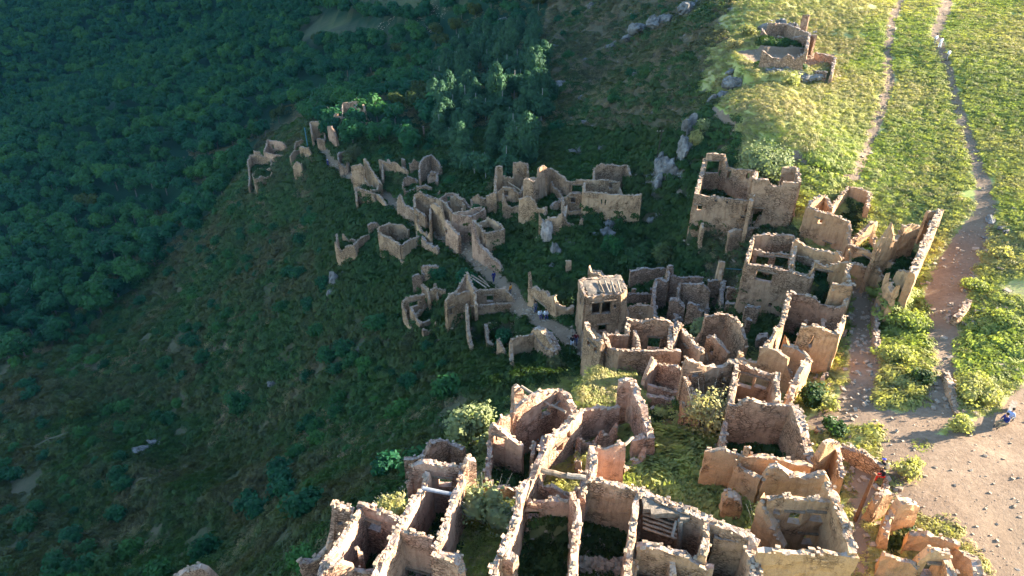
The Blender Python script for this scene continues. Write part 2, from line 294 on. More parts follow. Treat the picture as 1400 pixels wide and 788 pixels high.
B('T','bottom-right corner ruin with a bright doorway in its front wall',(560,655,2.5),'orange')
W([(470,692,-.4),(530,656,.1),(612,672,.1)],.25,.7,op=[(515,742,1.1,1.7)]); W([(612,672,.1),(632,745,0),(636,800,-.2)],.3,.8); W([(298,682,-1),(380,712,-1),(470,742,-1)],.3,.6); ROOM([(480,700),(612,680),(632,790),(480,795)],3.4)
B('X','pointed lit stub of masonry at the bottom edge left of the village',(268,766,3.6),'pink',cat='ruined wall',name='ruined_wall',group='wall stubs')
W([(232,790,-1.0),(250,778,-.5),(266,765,.2),(274,772,-.1),(284,778,-.5),(296,790,-1.2)],.25,.9)
# ---- lit middle band
B('M','tall round-ended house with white beams hanging inside its curved wall',(540,318,5.0),'pink')
W([(258,475,-.3),(285,402,0),(350,345),(430,306,.1),(540,318,.1),(600,358,.1),(628,412,.1),(640,440,.1)],.3,.7,op=[(456,438,1.3,1.3)])
W([(668,440,-.2),(612,480,-.1),(540,530,0),(468,582,.3)],.5,.8,op=[(581,580,.6,.9),(528,655,1.1,1.3),(625,668,1.0,1.6)]); W([(462,578,.4),(445,640,.1),(425,700,-.2),(392,780,-.6)],.6,.8)
W([(268,300,-.4),(285,288,.4),(328,302,-.1)],.2,.5); W([(165,535,-.2),(195,478,.3),(242,468,.2)],.3,.6); W([(128,545,-.3),(165,535,-.3),(250,592,-.6),(330,640,-.9)],.3,.6,op=[(192,612,1.2,1.2)])
W([(395,610,-.6),(385,700,-1.2)],.4,.5)
ROOM([(262,475),(350,350),(540,320),(628,415),(540,530),(465,582),(335,640),(255,590)],5.2); ROOM([(130,550),(330,645),(390,780),(100,780)],3.6)
BEAM((318,300,.1),(498,418,-.3),.13,'palewood'); BEAM((498,412,-.2),(585,455,-.2),.12,'palewood'); BEAM((462,345,-.6),(428,378,-1),.1,'palewood'); BEAM((555,378,-.4),(512,420,-.4),.1,'palewood'); BEAM((385,535,-3),(325,625,-4),.1,'wood'); BEAM((350,590,-4),(425,620,-4),.1,'wood'); BEAM((270,500,-.9),(355,405,-.8),.09,'palewood')
B('N','massive free-standing folded wall lit pink at the edge of the turf mound',(330,250,4.8),'pink',name='ruined_house')
W([(288,262,-.1),(330,250,.1),(372,262,0)],.2,.8); W([(372,262,0),(402,345,0),(440,430,-.1),(470,530,-.6),(488,600,-1.2)],.5,.9); W([(58,455,-1.6),(150,430,-1.5),(292,402,-1.4)],.2,.6); ROOM([(60,470),(290,410),(460,560),(330,640),(60,640)],4.6)
W([(372,605,-1.6),(440,590,-1.4),(482,605,-1.6)],.5,.8); BEAM((318,655,-1.5),(375,605,-1.4),.14,'palewood','fallen_log')
B('N','lit pointed wall fragment with a window rising from the turf mound',(340,118,3.0),'pink',name='ruined_wall',group='wall stubs',cat='ruined wall')
W([(240,200,-1.4),(300,138,-.2),(345,112,.4),(362,125,.3)],.35,.6,op=[(318,180,.6,.8)])
B('N','small square room with lit jagged rim behind the turf mound',(560,160,3.2),'pink')
W([(438,245,-.6),(462,190,-.2),(485,145,.3),(512,155,.1)],.35,.6); W([(512,155),(600,165),(640,176,.1),(686,215,.1)],.25,.6); W([(686,215,.1),(672,280,-.3),(665,345,-.8)],.4,.6); W([(462,282,-1.2),(560,302,-1.3),(640,320,-1.3)],.2,.5)
W([(430,335,-1.6),(520,350,-1.6),(640,376,-1.6)],.2,.6); W([(545,445,-2.6),(600,470,-2.6),(650,470,-2.6)],.3,.7); W([(665,345,-1.0),(655,440,-2),(690,560,-2.8),(712,640,-3.2)],.4,.7)
ROOM([(440,245),(512,160),(686,215),(665,345),(430,335)],3.2); ROOM([(440,350),(640,380),(650,470),(500,500)],4.2)
B('O','long roofless room with two sunlit square windows looking onto bright ground',(520,100,4.2),'tan')
W([(380,58),(440,70),(520,100),(620,125)],.25,.6,op=[(438,170,1.5,1.8),(530,186,1.3,1.4)]); W([(385,60,.1),(376,150,0),(362,230,0),(345,320,0)],.35,.6); W([(620,125,.1),(628,200,0),(628,300,0)],.3,.7)
W([(60,98,-.1),(78,46,.2),(140,60),(200,82),(290,78),(330,68),(385,56)],.35,.6,op=[(132,130,.9,.6),(305,160,.5,.6)]); ROOM([(385,62),(620,128),(625,300),(345,320)],4.4); ROOM([(80,60),(380,62),(350,320),(200,240),(70,200)],4.0)
B('O','wide room with a black-green nettle floor below a broad cone-shaped corner',(570,304,4.2),'tan')
W([(330,322,-.4),(380,322,-.3),(432,290,.1),(500,290,.1),(570,304),(640,306),(722,322,.1)],.2,.7); W([(722,322,.1),(760,400,0),(792,500,-.1),(825,600,-.4),(850,665,-.8)],.25,1.0,op=[])
W([(335,325,-.5),(362,400,-1.6)],.3,.5); ROOM([(340,325),(720,325),(760,420),(800,560),(820,640),(400,580),(330,480)],4.3)
B('K','tall broken orange wall stepping down beside the two sunlit windows',(620,290,4.6),'orange')
W([(560,292,-.3),(585,284,.1),(640,296,0),(672,322,-.1),(703,350,-.4),(698,400,-1),(722,462,-2)],.25,.6); W([(818,345,-.2),(772,402,-.4),(735,480,-.8),(700,582,-1.4)],.5,.8); W([(675,292,-1.2),(740,290,-.9),(800,325,-.6),(822,350,-.4)],.2,.6); W([(435,318,-1.5),(462,330,-2)],.1,.5); W([(380,350,-2.2),(470,350,-2),(555,372,-2)],.2,.5)
B('K','sunlit two-storey house corner with a narrow slit window above the dirt lane',(830,172,5.4),'orange')
W([(735,285,-2.4),(770,176,0),(830,172,.1),(900,196,0),(970,216,0)],.12,.6,op=[(826,258,.35,1.6)]); W([(1006,118,0),(988,165,0),(970,218,0)],.1,.6); ROOM([(770,180),(970,218),(1005,120),(900,80),(720,110)],5.2)
W([(905,430,-3.8),(860,520,-4.2),(805,610,-4.6)],.2,.6)
B('J','deep square room with dark streaked plaster and a long leaning left wall',(700,597,5.4),'tan')
W([(597,566,.1),(640,590,0),(700,597,0),(768,614,0),(795,655,-.2),(835,682,-.3),(900,690,-.3),(965,660,-.1)],.2,.6); W([(597,566,.1),(572,680,.1),(540,790,0),(480,870,-.3),(410,960,-.6)],.25,.6); W([(965,655,-.1),(1000,570,0),(1010,535,0)],.2,.6)
ROOM([(600,570),(965,665),(1015,690),(900,850),(560,880),(500,860)],5.4)
B('J','large two-storey house shell with three window openings and inner cross walls',(520,430,6.2),'tan')
W([(300,390),(370,400),(450,414),(520,430),(600,442),(690,474),(745,490)],.12,.6,op=[(418,478,1.6,1.1),(460,668,.35,.45)]); W([(300,390,0),(325,290,0),(345,208,0)],.2,.6); W([(350,300,-.1),(400,305,-.1),(450,318,-.1),(530,326,-.1),(610,336,-.1)],.2,.5,op=[(405,376,1.3,1.2),(556,388,1.5,1.3)])
W([(628,222,.1),(612,330,.1),(602,440,.1)],.2,.6); W([(345,208,0),(450,190,0),(540,196,0),(622,208,0)],.15,.6); W([(628,336,-.1),(690,346,-.1),(762,372,-.1)],.15,.5); W([(762,372,0),(750,430,0),(743,490,0)],.15,.5)
ROOM([(350,210),(622,210),(605,330),(350,300)],2.6); ROOM([(325,305),(610,336),(600,440),(300,390)],3.2); ROOM([(628,336),(762,372),(743,490),(605,442)],3.0)
B('J','head-of-village rooms with a curved back wall and two stacked dark square openings',(850,305,5.6),'orange')
W([(632,226,-.3),(680,260,-.2),(720,290,-.2),(790,310,0),(850,305,.1),(890,322,0),(912,300,.3),(950,348,.1)],.3,.6); W([(765,376,-.4),(850,412,-.6),(890,384,0),(1002,386,.1)],.2,.6,op=[(790,478,1.4,1.5),(790,592,1.7,1.2)])
W([(1002,386,.1),(975,455,0),(985,490,0),(1012,535,0)],.2,.6); W([(880,528,-.1),(930,534,0),(1012,540,0)],.1,.6); W([(880,530,-.1),(872,600,-1.4)],.2,.5)
ROOM([(640,235),(850,310),(950,350),(890,385),(765,375),(628,335)],2.8); ROOM([(765,378),(1002,390),(980,460),(1010,535),(880,530),(870,690),(745,600)],5.6)
B('D','big pale two-part house under the spreading bush, dark doorway and tiny left window',(480,425,5.0),'tan')
W([(240,390),(350,405),(480,425),(590,436)],.06,.6,op=[(262,480,.55,.7),(560,496,.35,.4),(535,536,.5,.25),(437,437,.25,.25),(365,430,.25,.25)]); W([(240,390),(275,270,.1),(300,160,.2)],.15,.7)
W([(590,436,.9),(592,420,.4),(600,400,1.)],.12,.6); W([(603,292,2.9),(700,300,2.9),(722,340,2.0),(780,342,2.0),(795,312,2.8),(895,318,2.9)],.08,.6,op=[(626,528,1.0,1.9)]); W([(603,292,2.9),(625,245,2.9)],.1,.6)
W([(895,318,2.9),(885,226,2.9)],.08,.6); W([(790,226,2.8),(885,226,2.9)],.08,.6); W([(308,140,1.6),(420,140,1.6),(440,225,.8),(530,240,.8),(620,246,1.2)],.12,.6,op=[(345,222,1.8,1.7),(392,262,.45,1.),(456,268,.6,1.2),(575,262,.4,.8)])
ROOM([(245,390),(300,170),(620,250),(590,432)],4.0); ROOM([(605,300,2.9),(630,250,2.9),(885,228,2.9),(893,318,2.9)],3.4)
W([(600,592,-3.2),(642,528,-2.2),(680,514,-2.),(710,535,-2.2),(860,530,-2.1)],.2,.6,op=[(710,568,.3,.3)]); W([(850,485,-1.2),(862,530,-1.8)],.1,.5); W([(448,640,-3.4),(480,620,-3.0),(560,614,-2.9),(600,600,-3.0)],.15,.6); W([(278,572,-3.2),(285,610,-3.6)],.1,.5)
B('E','sunlit block-like house with a broken rim and small dark hole at its foot',(230,282,4.0),'orange')
W([(98,242,0),(150,262,.2),(230,282),(280,305),(325,326)],.15,.7,op=[(168,325,.5,.6),(208,455,.7,.8)]); W([(98,242,0),(130,210,-.1),(190,194,.2),(225,250,0)],.35,.6); W([(325,326,0),(300,400,-1.4),(322,440,-1.8)],.2,.6)
W([(322,442,-1.8),(400,478,-1.8),(470,500,-1.8),(575,562,-1.6)],.12,.6,op=[(430,568,1.9,1.8)]); W([(575,562,-1.6),(545,620,-2.4),(520,690,-3.8)],.2,.6); W([(320,430,-1.8),(380,386,-1.6),(430,342,-1.3),(470,318,-1.2)],.35,.6)
W([(225,240,-.6),(275,185,-.6),(320,140,-.5)],.12,.5); W([(320,140,-.4),(360,138,-.3),(400,146,-.3),(432,170,-.3),(420,245,-.8)],.2,.6); ROOM([(230,245),(320,145),(430,172),(420,260),(330,320)],3.6); ROOM([(330,440),(470,330),(560,420),(575,560),(470,500)],3.0)
BEAM((452,392,-2),(340,440,-2.3),.1,'wood')
B('E','tall sunlit gable fragment and thin high end wall at the right edge of the village',(740,268,4.6),'orange')
W([(742,266,0),(812,258,.1)],.15,.6); W([(812,258,.1),(780,325,.1),(740,415,0),(700,510,-.1),(664,600,-.3)],.12,.9,op=[(640,530,.9,.9)]); W([(664,600,-1.2),(625,592,-1.6),(590,575,-2)],.3,.6); W([(590,402,-1),(560,430,-1.4),(520,420,-1.2)],.3,.6); W([(590,402,-1),(610,352,-.4),(650,342,-.4),(692,356,-.4)],.3,.6)
W([(468,450,-.8),(500,350,.6),(535,288,1.8),(552,330,1.2),(562,420,-.4)],.15,.6); ROOM([(600,400),(740,300),(690,520),(610,600),(560,520)],4.0)
# ---- shaded middle village
B('B','tumbled wall heap above the path left of the pointed doorway ruin',(40,290,1.6),'grey',name='ruined_wall',group='wall stubs',cat='ruined wall')
W([(0,262,.2),(40,290,0),(85,300,-.2),(120,330,-.6)],.6,.9); W([(60,240,.3),(100,285,0)],.5,.7)
B('A','small roofless shed among bushes right of the upper footpath',(790,400,2.4),'grey')
W([(745,420,-.2),(790,400,0),(830,425,-.1)],.4,.6); W([(745,420,-.2),(750,470,-1)],.4,.5); ROOM([(750,425),(830,425),(810,480),(755,480)],2.0)
B('A','broken terrace houses stepping between the blue pole and the arched gable ruin',(430,400,2.6),'tan')
W([(400,440,-.4),(430,400,.1),(470,395,0)],.4,.6); W([(440,340,.6),(480,315,.8),(520,330,.4)],.4,.6); W([(440,340,.4),(435,390,-.4)],.4,.5)
B('B','crumbled twin rooms between the pointed doorway ruin and the sunken dim ruin',(370,300,2.4),'grey')
W([(330,300,0),(370,280,.2),(415,300,0),(420,340,-.8)],.4,.6); W([(330,300,0),(325,350,-1)],.4,.5); W([(370,200,1.),(400,180,1.2),(430,195,.8)],.4,.5); ROOM([(335,300),(415,300),(415,345),(330,350)],1.8)
B('B','roofless back rooms behind the stepped row right of the footpath',(640,400,3.2),'pink')
W([(560,425,0),(600,390,.3),(660,395,.2),(715,430,0)],.35,.6,op=[(620,425,.8,1.)]); W([(715,430,0),(740,470,-.6),(760,495,-.8)],.3,.6); W([(560,425,0),(590,470,-.8)],.3,.5); W([(640,398,.2),(650,450,-.6)],.3,.5); ROOM([(570,425),(710,430),(745,490),(640,500),(600,470)],2.8)
B('C','low ruined rooms on the bank between the chimney-piered ruin and the cube-like corner',(60,400,3.0),'tan')
W([(20,420,-.2),(60,400,0),(110,420,0),(130,460,-.8)],.35,.6); W([(20,420,-.2),(25,470,-1)],.3,.5); ROOM([(25,420),(110,420),(125,465),(30,470)],2.4)
B('C','terraced rooms between the tall-walled ruin and the cross-niched house',(660,400,3.0),'tan')
W([(600,420,-.2),(650,395,.1),(700,400,.1),(730,420,-.2)],.35,.6,op=[(665,430,.7,.9)]); W([(600,420,-.2),(605,500,-1.6)],.35,.6); W([(605,500,-1.6),(660,510,-1.8),(725,500,-1.8)],.4,.6); ROOM([(605,420),(730,420),(725,500),(610,500)],3.0)
B('F','ruined lower cells under the round-backed house, rubble spilling downhill',(650,400,2.6),'grey')
W([(600,380,.2),(650,372,.3),(700,385,.2)],.4,.6); W([(600,380,.2),(610,430,-1)],.4,.5); W([(540,420,-.6),(580,400,-.2),(600,420,-.6)],.5,.6)
B('G','two collapsed cells between the square corner house and the lowest small house',(300,200,2.6),'tan')
W([(240,200,-.2),(290,180,.1),(345,190,0)],.4,.6); W([(290,180,.1),(300,250,-1)],.4,.5); W([(240,200,-.2),(250,260,-1.2)],.4,.5)
B('I','tight row of shaded cells behind the curved-front house',(460,330,3.2),'tan')
W([(345,345,.2),(400,330,.1),(490,335,.1)],.3,.6); W([(420,332,.1),(415,400,-1)],.3,.5); W([(345,345,.2),(345,420,-.8)],.3,.5)
B('N','narrow sunlit strip of rooms between the square jagged room and the windowed room',(720,330,3.0),'tan')
W([(690,250,.6),(720,330,0),(735,400,-.8)],.4,.6); W([(720,330,0),(770,345,0),(800,380,-.6)],.4,.5)
B('F','short broken wall leaning over the green slope left of the round-backed house',(300,120,2.2),'grey',name='ruined_wall',group='wall stubs',cat='ruined wall')
W([(275,128,0),(300,112,.2),(330,108,.1),(350,130,-.4)],.4,.7)
B('F','two thin upright slabs above the lowest small house',(620,492,2.4),'tan',name='ruined_wall',group='wall stubs',cat='ruined wall')
W([(600,480,.3),(620,492,.1),(640,520,-.4)],.35,.5)
B('G','long crumbling wall edging the lane uphill of the green-floored enclosure',(940,440,1.8),'grey',name='retaining_wall',group='retaining walls along the paths',cat='retaining wall')
W([(880,430,0),(940,440,0),(1000,500,0),(1040,560,-.1),(1090,600,-.3)],.4,.9)
B('H','broken wall behind the beam-roofed house against the dark thicket',(430,320,2.8),'tan',name='ruined_wall',group='wall stubs',cat='ruined wall')
W([(398,285,.4),(415,325,.1),(470,335,0),(500,360,-.6)],.4,.7)
B('I','knee-high rubble walls between the shaded cells and the leaning left wall',(980,330,1.6),'grey',name='ruined_wall',group='wall stubs',cat='ruined wall')
W([(935,300,.2),(985,325,0),(1020,345,-.2)],.5,.8); W([(940,240,.3),(1000,250,.1)],.4,.6); W([(700,345,0),(760,345,0),(790,380,-.2)],.5,.7)
B('K','cone of fallen masonry inside the dark yard left of the tall broken wall',(570,225,1.4),'grey',name='ruined_wall',group='wall stubs',cat='ruined wall')
W([(530,250,-.2),(560,225,.3),(590,232,.2),(612,268,-.3)],.5,1.4); W([(475,140,.4),(500,145,.3)],.2,.6); W([(470,72,.3),(545,80,.3)],.4,.6)
B('C','low broken walls between the two tall upper ruins and the pale fronted house',(600,440,2.0),'grey',name='ruined_wall',group='wall stubs',cat='ruined wall')
W([(525,470,-.2),(580,445,0),(620,430,.1),(640,470,-.3)],.5,.8); W([(640,395,.4),(700,410,.2),(725,440,0)],.5,.7)
B('M','half-buried vault opening in the side of the turf mound',(880,310,1.2),'pink',name='ruined_wall',group='wall stubs',cat='ruined wall')
W([(820,330,-.1),(850,290,.3),(900,300,.2),(905,350,-.1)],.35,.8); W([(820,350,-.4),(890,370,-.4)],.3,.7)
B('S','crumbling mud wall stump hidden behind the grey-green dry bush',(175,300,2.2),'orange',name='ruined_wall',group='wall stubs',cat='ruined wall')
W([(120,330,-.4),(150,295,.2),(195,305,.1),(232,350,-.5)],.3,1.2)
B('H','two-storey house in shade still carrying its flat beam roof, two black windows side by side',(480,470,6.4),'tan')
W([(378,482),(480,470),(592,462)],.05,.6,op=[(438,558,1.0,1.5),(504,552,1.1,1.6),(478,682,1.0,1.0),(556,545,.3,.4)]); W([(340,375,.1),(358,435,0),(378,482,0)],.05,.6,op=[(356,508,.5,1.0),(352,622,.4,.7)]); W([(592,462,0),(612,450,0),(632,440,0)],.1,.6); W([(340,375,.1),(470,362,0),(590,352,0)],.05,.6); W([(590,352,0),(632,440,0)],.05,.6)
SLAB([(350,385,-.05),(590,360,-.05),(622,438,-.05),(590,456,-.05),(385,475,-.05)],.35,'roofearth','roof')
for k in range(4): BEAM((455+k*40,392,.12),(490+k*36,466,.12),.11,'palewood' if k else 'wood','roof_beam')
W([(604,470,-.8),(628,520,-2),(636,600,-3.4)],.3,.6); W([(375,640,-4),(420,700,-4.3),(480,742,-4.5)],.2,.5,op=[]); ROOM([(380,484),(600,470),(640,600),(480,742),(375,640)],7.4)
W([(398,290,.2),(412,330,-.2),(470,340,-.4)],.3,.5)
B('H','low-walled enclosure with a green floor right of the beam-roofed house',(760,308,2.6),'grey')
W([(655,322),(720,306),(800,304),(880,306)],.12,.6); W([(636,472,-1.2),(690,460,-1.2),(802,466,-1.2)],.15,.6); W([(668,436,-.6),(692,438,-.6)],.1,.5); W([(785,434,-.6),(808,436,-.6)],.1,.5); W([(822,382,.6),(850,376,.8),(882,390,.6)],.2,.6); W([(822,382,.6),(808,460,-.2),(812,600,-1.4)],.3,.6); ROOM([(640,480),(802,470),(812,600),(640,620)],4.2); W([(896,288,1.6),(922,300,1.4),(926,360,.6)],.2,.6)
B('I','curved-front house in deep shade with a smooth rounded plaster wall facing the lane',(420,605,4.6),'tan')
W([(205,490,.2),(218,540,.1),(238,592,0),(300,600,0),(420,605),(560,606),(662,606)],.06,.6,op=[(222,600,.4,.8)]); W([(95,432,.3),(112,482,0),(150,530,-.2),(196,562,-.3)],.25,.6,op=[(120,560,.5,.7),(158,600,.5,.7)]); W([(232,502,-.4),(350,508,-.4)],.12,.5); W([(388,490,-.2),(400,540,-.3),(415,595,-.4)],.25,.5)
W([(340,420,-.2),(440,432,0),(520,420,.2),(600,430,.1)],.3,.6,op=[(500,560,1.2,1.4)]); W([(340,420,-.2),(345,500,-.4)],.3,.5); W([(605,440,0),(600,600,0)],.3,.6); ROOM([(220,500),(345,500),(340,425),(600,435),(655,605),(240,590)],4.0)
B('I','group of narrow roofless cells behind the pale round bush',(700,190,3.8),'grey')
W([(510,188),(545,184,.1),(578,192,.2)],.25,.6); W([(512,190,0),(500,280,-.6),(510,400,-1.6)],.3,.6); W([(588,95,1.6),(612,98,1.5)],.1,.6); W([(580,190,.2),(592,110,1.2)],.2,.5); W([(600,158,.5),(700,166,.5),(792,172,.4)],.12,.5); W([(662,202,0),(740,206,.1),(800,210,0),(838,262,-.2)],.3,.6); W([(655,205,0),(645,290,-1)],.3,.5)
W([(826,196,0),(895,192,.1),(932,190,.1)],.15,.5); W([(915,190,.1),(905,290,-.6),(915,385,-1.6)],.3,.7); ROOM([(515,195),(655,205),(640,400),(520,400)],4.0); ROOM([(665,210),(835,262),(840,400),(660,330)],4.0); ROOM([(840,200),(910,195),(905,380),(845,370)],4.0)
B('I','leaning triangular masonry chunk left of the pale round bush',(640,302,3.0),'grey',name='ruined_wall',group='wall stubs',cat='ruined wall')
W([(588,330,-.6),(600,300,.1),(650,306,0),(686,352,-.8)],.35,1.2)
B('I','slender tall masonry pier in the shaded gap below the big pale house',(908,74,3.8),'tan',name='ruined_wall',group='wall stubs',cat='ruined wall')
W([(888,80,-.1),(908,72,.1),(928,78,0)],.1,.7); W([(905,80,-.2),(895,190,-2)],.2,.6); BEAM((930,120,-1.2),(1042,126,-1.2),.05,'bluepaint','pipe')
B('I','long high wall with a bright jagged crest dropping toward the lit square room',(700,500,4.8),'tan')
W([(652,440,.2),(700,500,0),(740,550,-.1),(772,600,-.3),(792,628,-.4)],.3,.7,op=[(706,620,.5,1.3)]); W([(652,440,.2),(625,520,-.2),(600,600,-.8)],.3,.6); W([(820,530,-.8),(860,532,-.6),(905,572,-.8),(952,612,-1.)],.3,.6,op=[(852,605,.4,.8)]); W([(805,402,-.2),(885,386,0),(940,388,0)],.2,.6); W([(940,388,0),(985,410,0),(1025,462,-.2),(1052,545,-.6),(1050,590,-1)],.3,.6)
ROOM([(800,410),(940,392),(1050,545),(1000,640),(950,612),(830,540)],4.6); ROOM([(655,445),(800,405),(825,530),(792,625)],4.4)
B('G','stone wall with a wide overgrown arch beside the path bend where two visitors rest',(930,205,3.6),'tan',name='ruined_wall',group='wall stubs',cat='ruined wall')
W([(850,95,.8),(862,180,.3),(930,205),(1000,240,-.2),(1012,290,-1),(1060,308,-1.2),(1115,300,-1.2)],.3,.6,op=[(918,305,2.4,1.5)])
B('G','stepped three-tier house on the slope below the path, four dark windows',(620,196,3.4),'tan')
W([(524,202),(620,196),(705,190)],.12,.6,op=[(612,250,.9,1.0)]); W([(705,190,0),(745,240,-.8),(762,275,-1.6)],.3,.6); W([(524,202,0),(528,290,-.4)],.1,.5); W([(500,302,-1.6),(560,290,-1.6),(660,285,-1.5),(762,280,-1.6)],.15,.6,op=[(535,372,1.0,1.2),(613,362,1.0,1.2)])
W([(474,292,-1.4),(480,400,-2.2),(502,540,-4),(514,655,-6)],.3,.6); W([(588,408,-3.0),(680,386,-3.),(772,360,-3.)],.15,.5,op=[(638,450,.75,1.2),(695,410,.3,.6)]); W([(588,408,-3),(602,500,-3.4),(640,620,-4.4),(656,740,-6.2)],.3,.6); W([(772,360,-3),(785,400,-3.4),(800,460,-4)],.3,.6)
ROOM([(528,205),(705,192),(760,275),(500,300)],3.4); ROOM([(500,302),(762,282),(772,360),(590,405),(500,420)],5.2); ROOM([(592,408),(772,362),(800,460),(660,560),(610,510)],6.4); BEAM((500,115,.5),(610,185,.2),.1,'wood','roof_beam'); BEAM((510,135,.5),(590,190,.2),.1,'palewood','roof_beam'); BEAM((545,120,.5),(600,170,.2),.1,'wood','roof_beam'); W([(478,100,.6),(495,150,.4),(524,200,.1)],.3,.6)
B('G','square corner house with a single small window left of the stepped house',(460,212,4.8),'tan')
W([(344,264,-.4),(372,226,.3),(392,214,.3),(402,228,0)],.2,.6,op=[(374,325,.5,.9)]); W([(402,228,0),(460,212,0),(524,204,0)],.1,.6); W([(344,264,-.4),(430,180,-.6),(470,120,-.8)],.3,.5); ROOM([(350,262),(402,228),(520,206),(470,130)],3.4)
B('G','low green-floored enclosure with a crumbling rim below the path bend',(810,474,2.8),'tan')
W([(738,492,0),(800,476,0),(882,460,0)],.08,.5); W([(882,460,0),(915,505,-.2),(942,548,-.4)],.2,.5); W([(942,548,-.4),(1000,570,-.5),(1000,640,-1.2)],.3,.6); W([(660,500,-1.6),(700,570,-2.4),(742,645,-3.4)],.2,.5); W([(738,492,0),(735,570,-1.6)],.2,.5); W([(870,430,.2),(930,440,.4),(990,520,.2),(1010,560,.0)],.4,.8); ROOM([(742,495),(880,465),(940,550),(900,640),(745,590)],2.9)
B('F','lone shaded house with a rounded back on the slope below the path',(400,195,4.8),'tan')
W([(338,150,.1),(348,168,0),(392,192,0),(430,215,-.1),(472,242,0)],.2,.6,op=[(424,330,.4,.8)]); W([(472,242,0),(530,202,0),(592,184,0)],.2,.6,op=[(566,226,.6,1.0)]); W([(338,150,.1),(342,128,0),(400,108,0),(485,120,0),(520,150,-.4)],.2,.6); ROOM([(345,160),(472,240),(590,188),(480,125),(350,130)],3.6); W([(472,330,-2.4),(536,350,-2.8),(540,390,-4)],.2,.6)
B('F','crumbled open-backed tower stub at the far left of the slope',(150,240,4.2),'tan')
W([(78,230,.1),(92,250,-.1),(120,275,-.7),(150,236,.2),(190,230,.1),(212,300,-1.5)],.3,.6); W([(190,230,.1),(235,195,0),(282,182,-.1)],.3,.5); W([(88,168,.8),(90,225,.2)],.2,.5); W([(150,430,-6),(200,490,-7),(290,560,-8)],.4,.6); ROOM([(85,225),(190,232),(280,185),(120,150)],2.8)
B('F','small lowest house of the slope with a round-cornered cell and green inside',(560,545,3.6),'tan')
W([(480,572,0),(510,552,0),(560,545),(612,534,.1)],.12,.5,op=[(548,592,1.4,.9)]); W([(480,572,0),(484,655,-1.4),(520,705,-2.4),(556,752,-3.2)],.2,.5); W([(530,608,-.6),(555,645,-.8),(578,690,-1.2),(594,705,-1.4)],.2,.6); W([(594,705,-1.4),(640,690,-1.6),(680,672,-1.8)],.2,.5); W([(598,478,.6),(640,508,.2)],.3,.5); W([(670,472,.6),(684,476,.6)],.1,.5); ROOM([(540,610),(612,540),(690,560),(680,670),(598,700)],3.0)
B('F','retaining wall on the left side of the footpath, stones tumbling downhill',(690,262,1.3),'grey',name='retaining_wall',group='retaining walls along the paths',cat='retaining wall')
W([(600,188,.2),(640,230,0),(690,262,0),(700,290,-.2)],.4,.7); W([(700,275,-.1),(760,310,-.4),(800,335,-.6),(840,356,-1)],.4,.7)
B('F','long sloping retaining wall on the right side of the footpath below the paired rooms',(975,200,4.2),'pink',name='retaining_wall',group='retaining walls along the paths',cat='retaining wall')
W([(903,95,1.6),(905,180,0),(945,230,-1),(1000,290,-2),(1060,345,-2.8),(1112,440,-3.6)],.25,.7)
B('B','low open room with a pale right wall above the long sloping retaining wall',(880,640,4.0),'tan')
W([(770,555,.2),(810,590,0),(850,642,0)],.15,.6); W([(850,642,0),(905,630,0),(968,618,0)],.08,.6); W([(968,618,0),(930,575,0),(870,548,.1)],.12,.5); ROOM([(775,560),(850,640),(965,618),(870,552)],1.8)
B('B','cube-like house corner with square clean edges beside the footpath',(700,525,5.0),'pink')
W([(645,520,0),(700,525,0),(765,532,0)],.05,.6); W([(765,532,0),(805,510,0),(848,484,.1)],.05,.6); W([(645,520,0),(640,580,-1.6)],.1,.6); W([(600,560,-1),(640,610,-1.6),(686,655,-2.)],.2,.7,op=[(600,620,.5,.8)]); W([(645,518,0),(700,500,-.4),(760,490,-.5),(848,484,-.2)],.3,.5); ROOM([(650,525),(765,530),(845,490),(700,500)],1.6)
B('B','tall narrow houses in a stepped row on the right of the footpath',(530,465,5.0),'tan')
W([(505,470,0),(530,462,.2),(570,470,.1),(592,545,-.6),(600,560,-1)],.3,.6); W([(505,470,0),(500,560,-1)],.2,.6); W([(400,400,.4),(440,385,.4),(470,400,.3),(550,428,.2)],.3,.6); W([(400,400,.4),(402,470,-.4)],.2,.6); W([(408,488,-.9),(440,508,-1),(472,530,-1.2)],.15,.6,op=[(430,545,.6,.9)]); W([(540,425,.3),(600,440,.2),(645,520,0)],.3,.6); W([(630,400,.5),(700,430,.4),(720,470,.2)],.4,.5); ROOM([(405,405),(550,430),(500,560),(410,490)],4.4); ROOM([(545,430),(645,515),(600,560)],4.0)
B('B','overgrown crumbling wall above the footpath where it starts to descend',(340,460,3.0),'grey',name='retaining_wall',group='retaining walls along the paths',cat='retaining wall')
W([(292,425,.3),(310,395,.5),(340,458,0),(395,500,-.4),(412,560,-1.4)],.4,.6)
B('B','far left-facing retaining wall at the upper end of the footpath',(215,440,1.3),'tan',name='retaining_wall',group='retaining walls along the paths',cat='retaining wall')
W([(150,385,.3),(180,405,.2),(215,440,0),(245,490,-.4),(250,530,-1)],.35,.6)
B('B','sharp-pointed ruin with an intact doorway where the footpath narrows',(200,185,4.2),'tan')
W([(82,172,.3),(100,190,.2),(130,240,-.6),(165,290,-1.6),(190,330,-2.2)],.25,.6,op=[(130,262,.3,.4)]); W([(175,175,.4),(198,182,.2),(200,300,-2.2)],.15,.6); W([(200,185,.3),(245,190,.1),(290,200,0),(320,230,-.4),(362,250,-.8)],.3,.6,op=[(228,318,.9,2.3)]); W([(0,215,-.2),(60,205,-.2),(85,230,-.4)],.3,.6); ROOM([(205,190),(360,250),(320,200),(230,160)],2.5)
B('B','small ruin with an arched cellar under the upper footpath',(80,360,3.8),'tan')
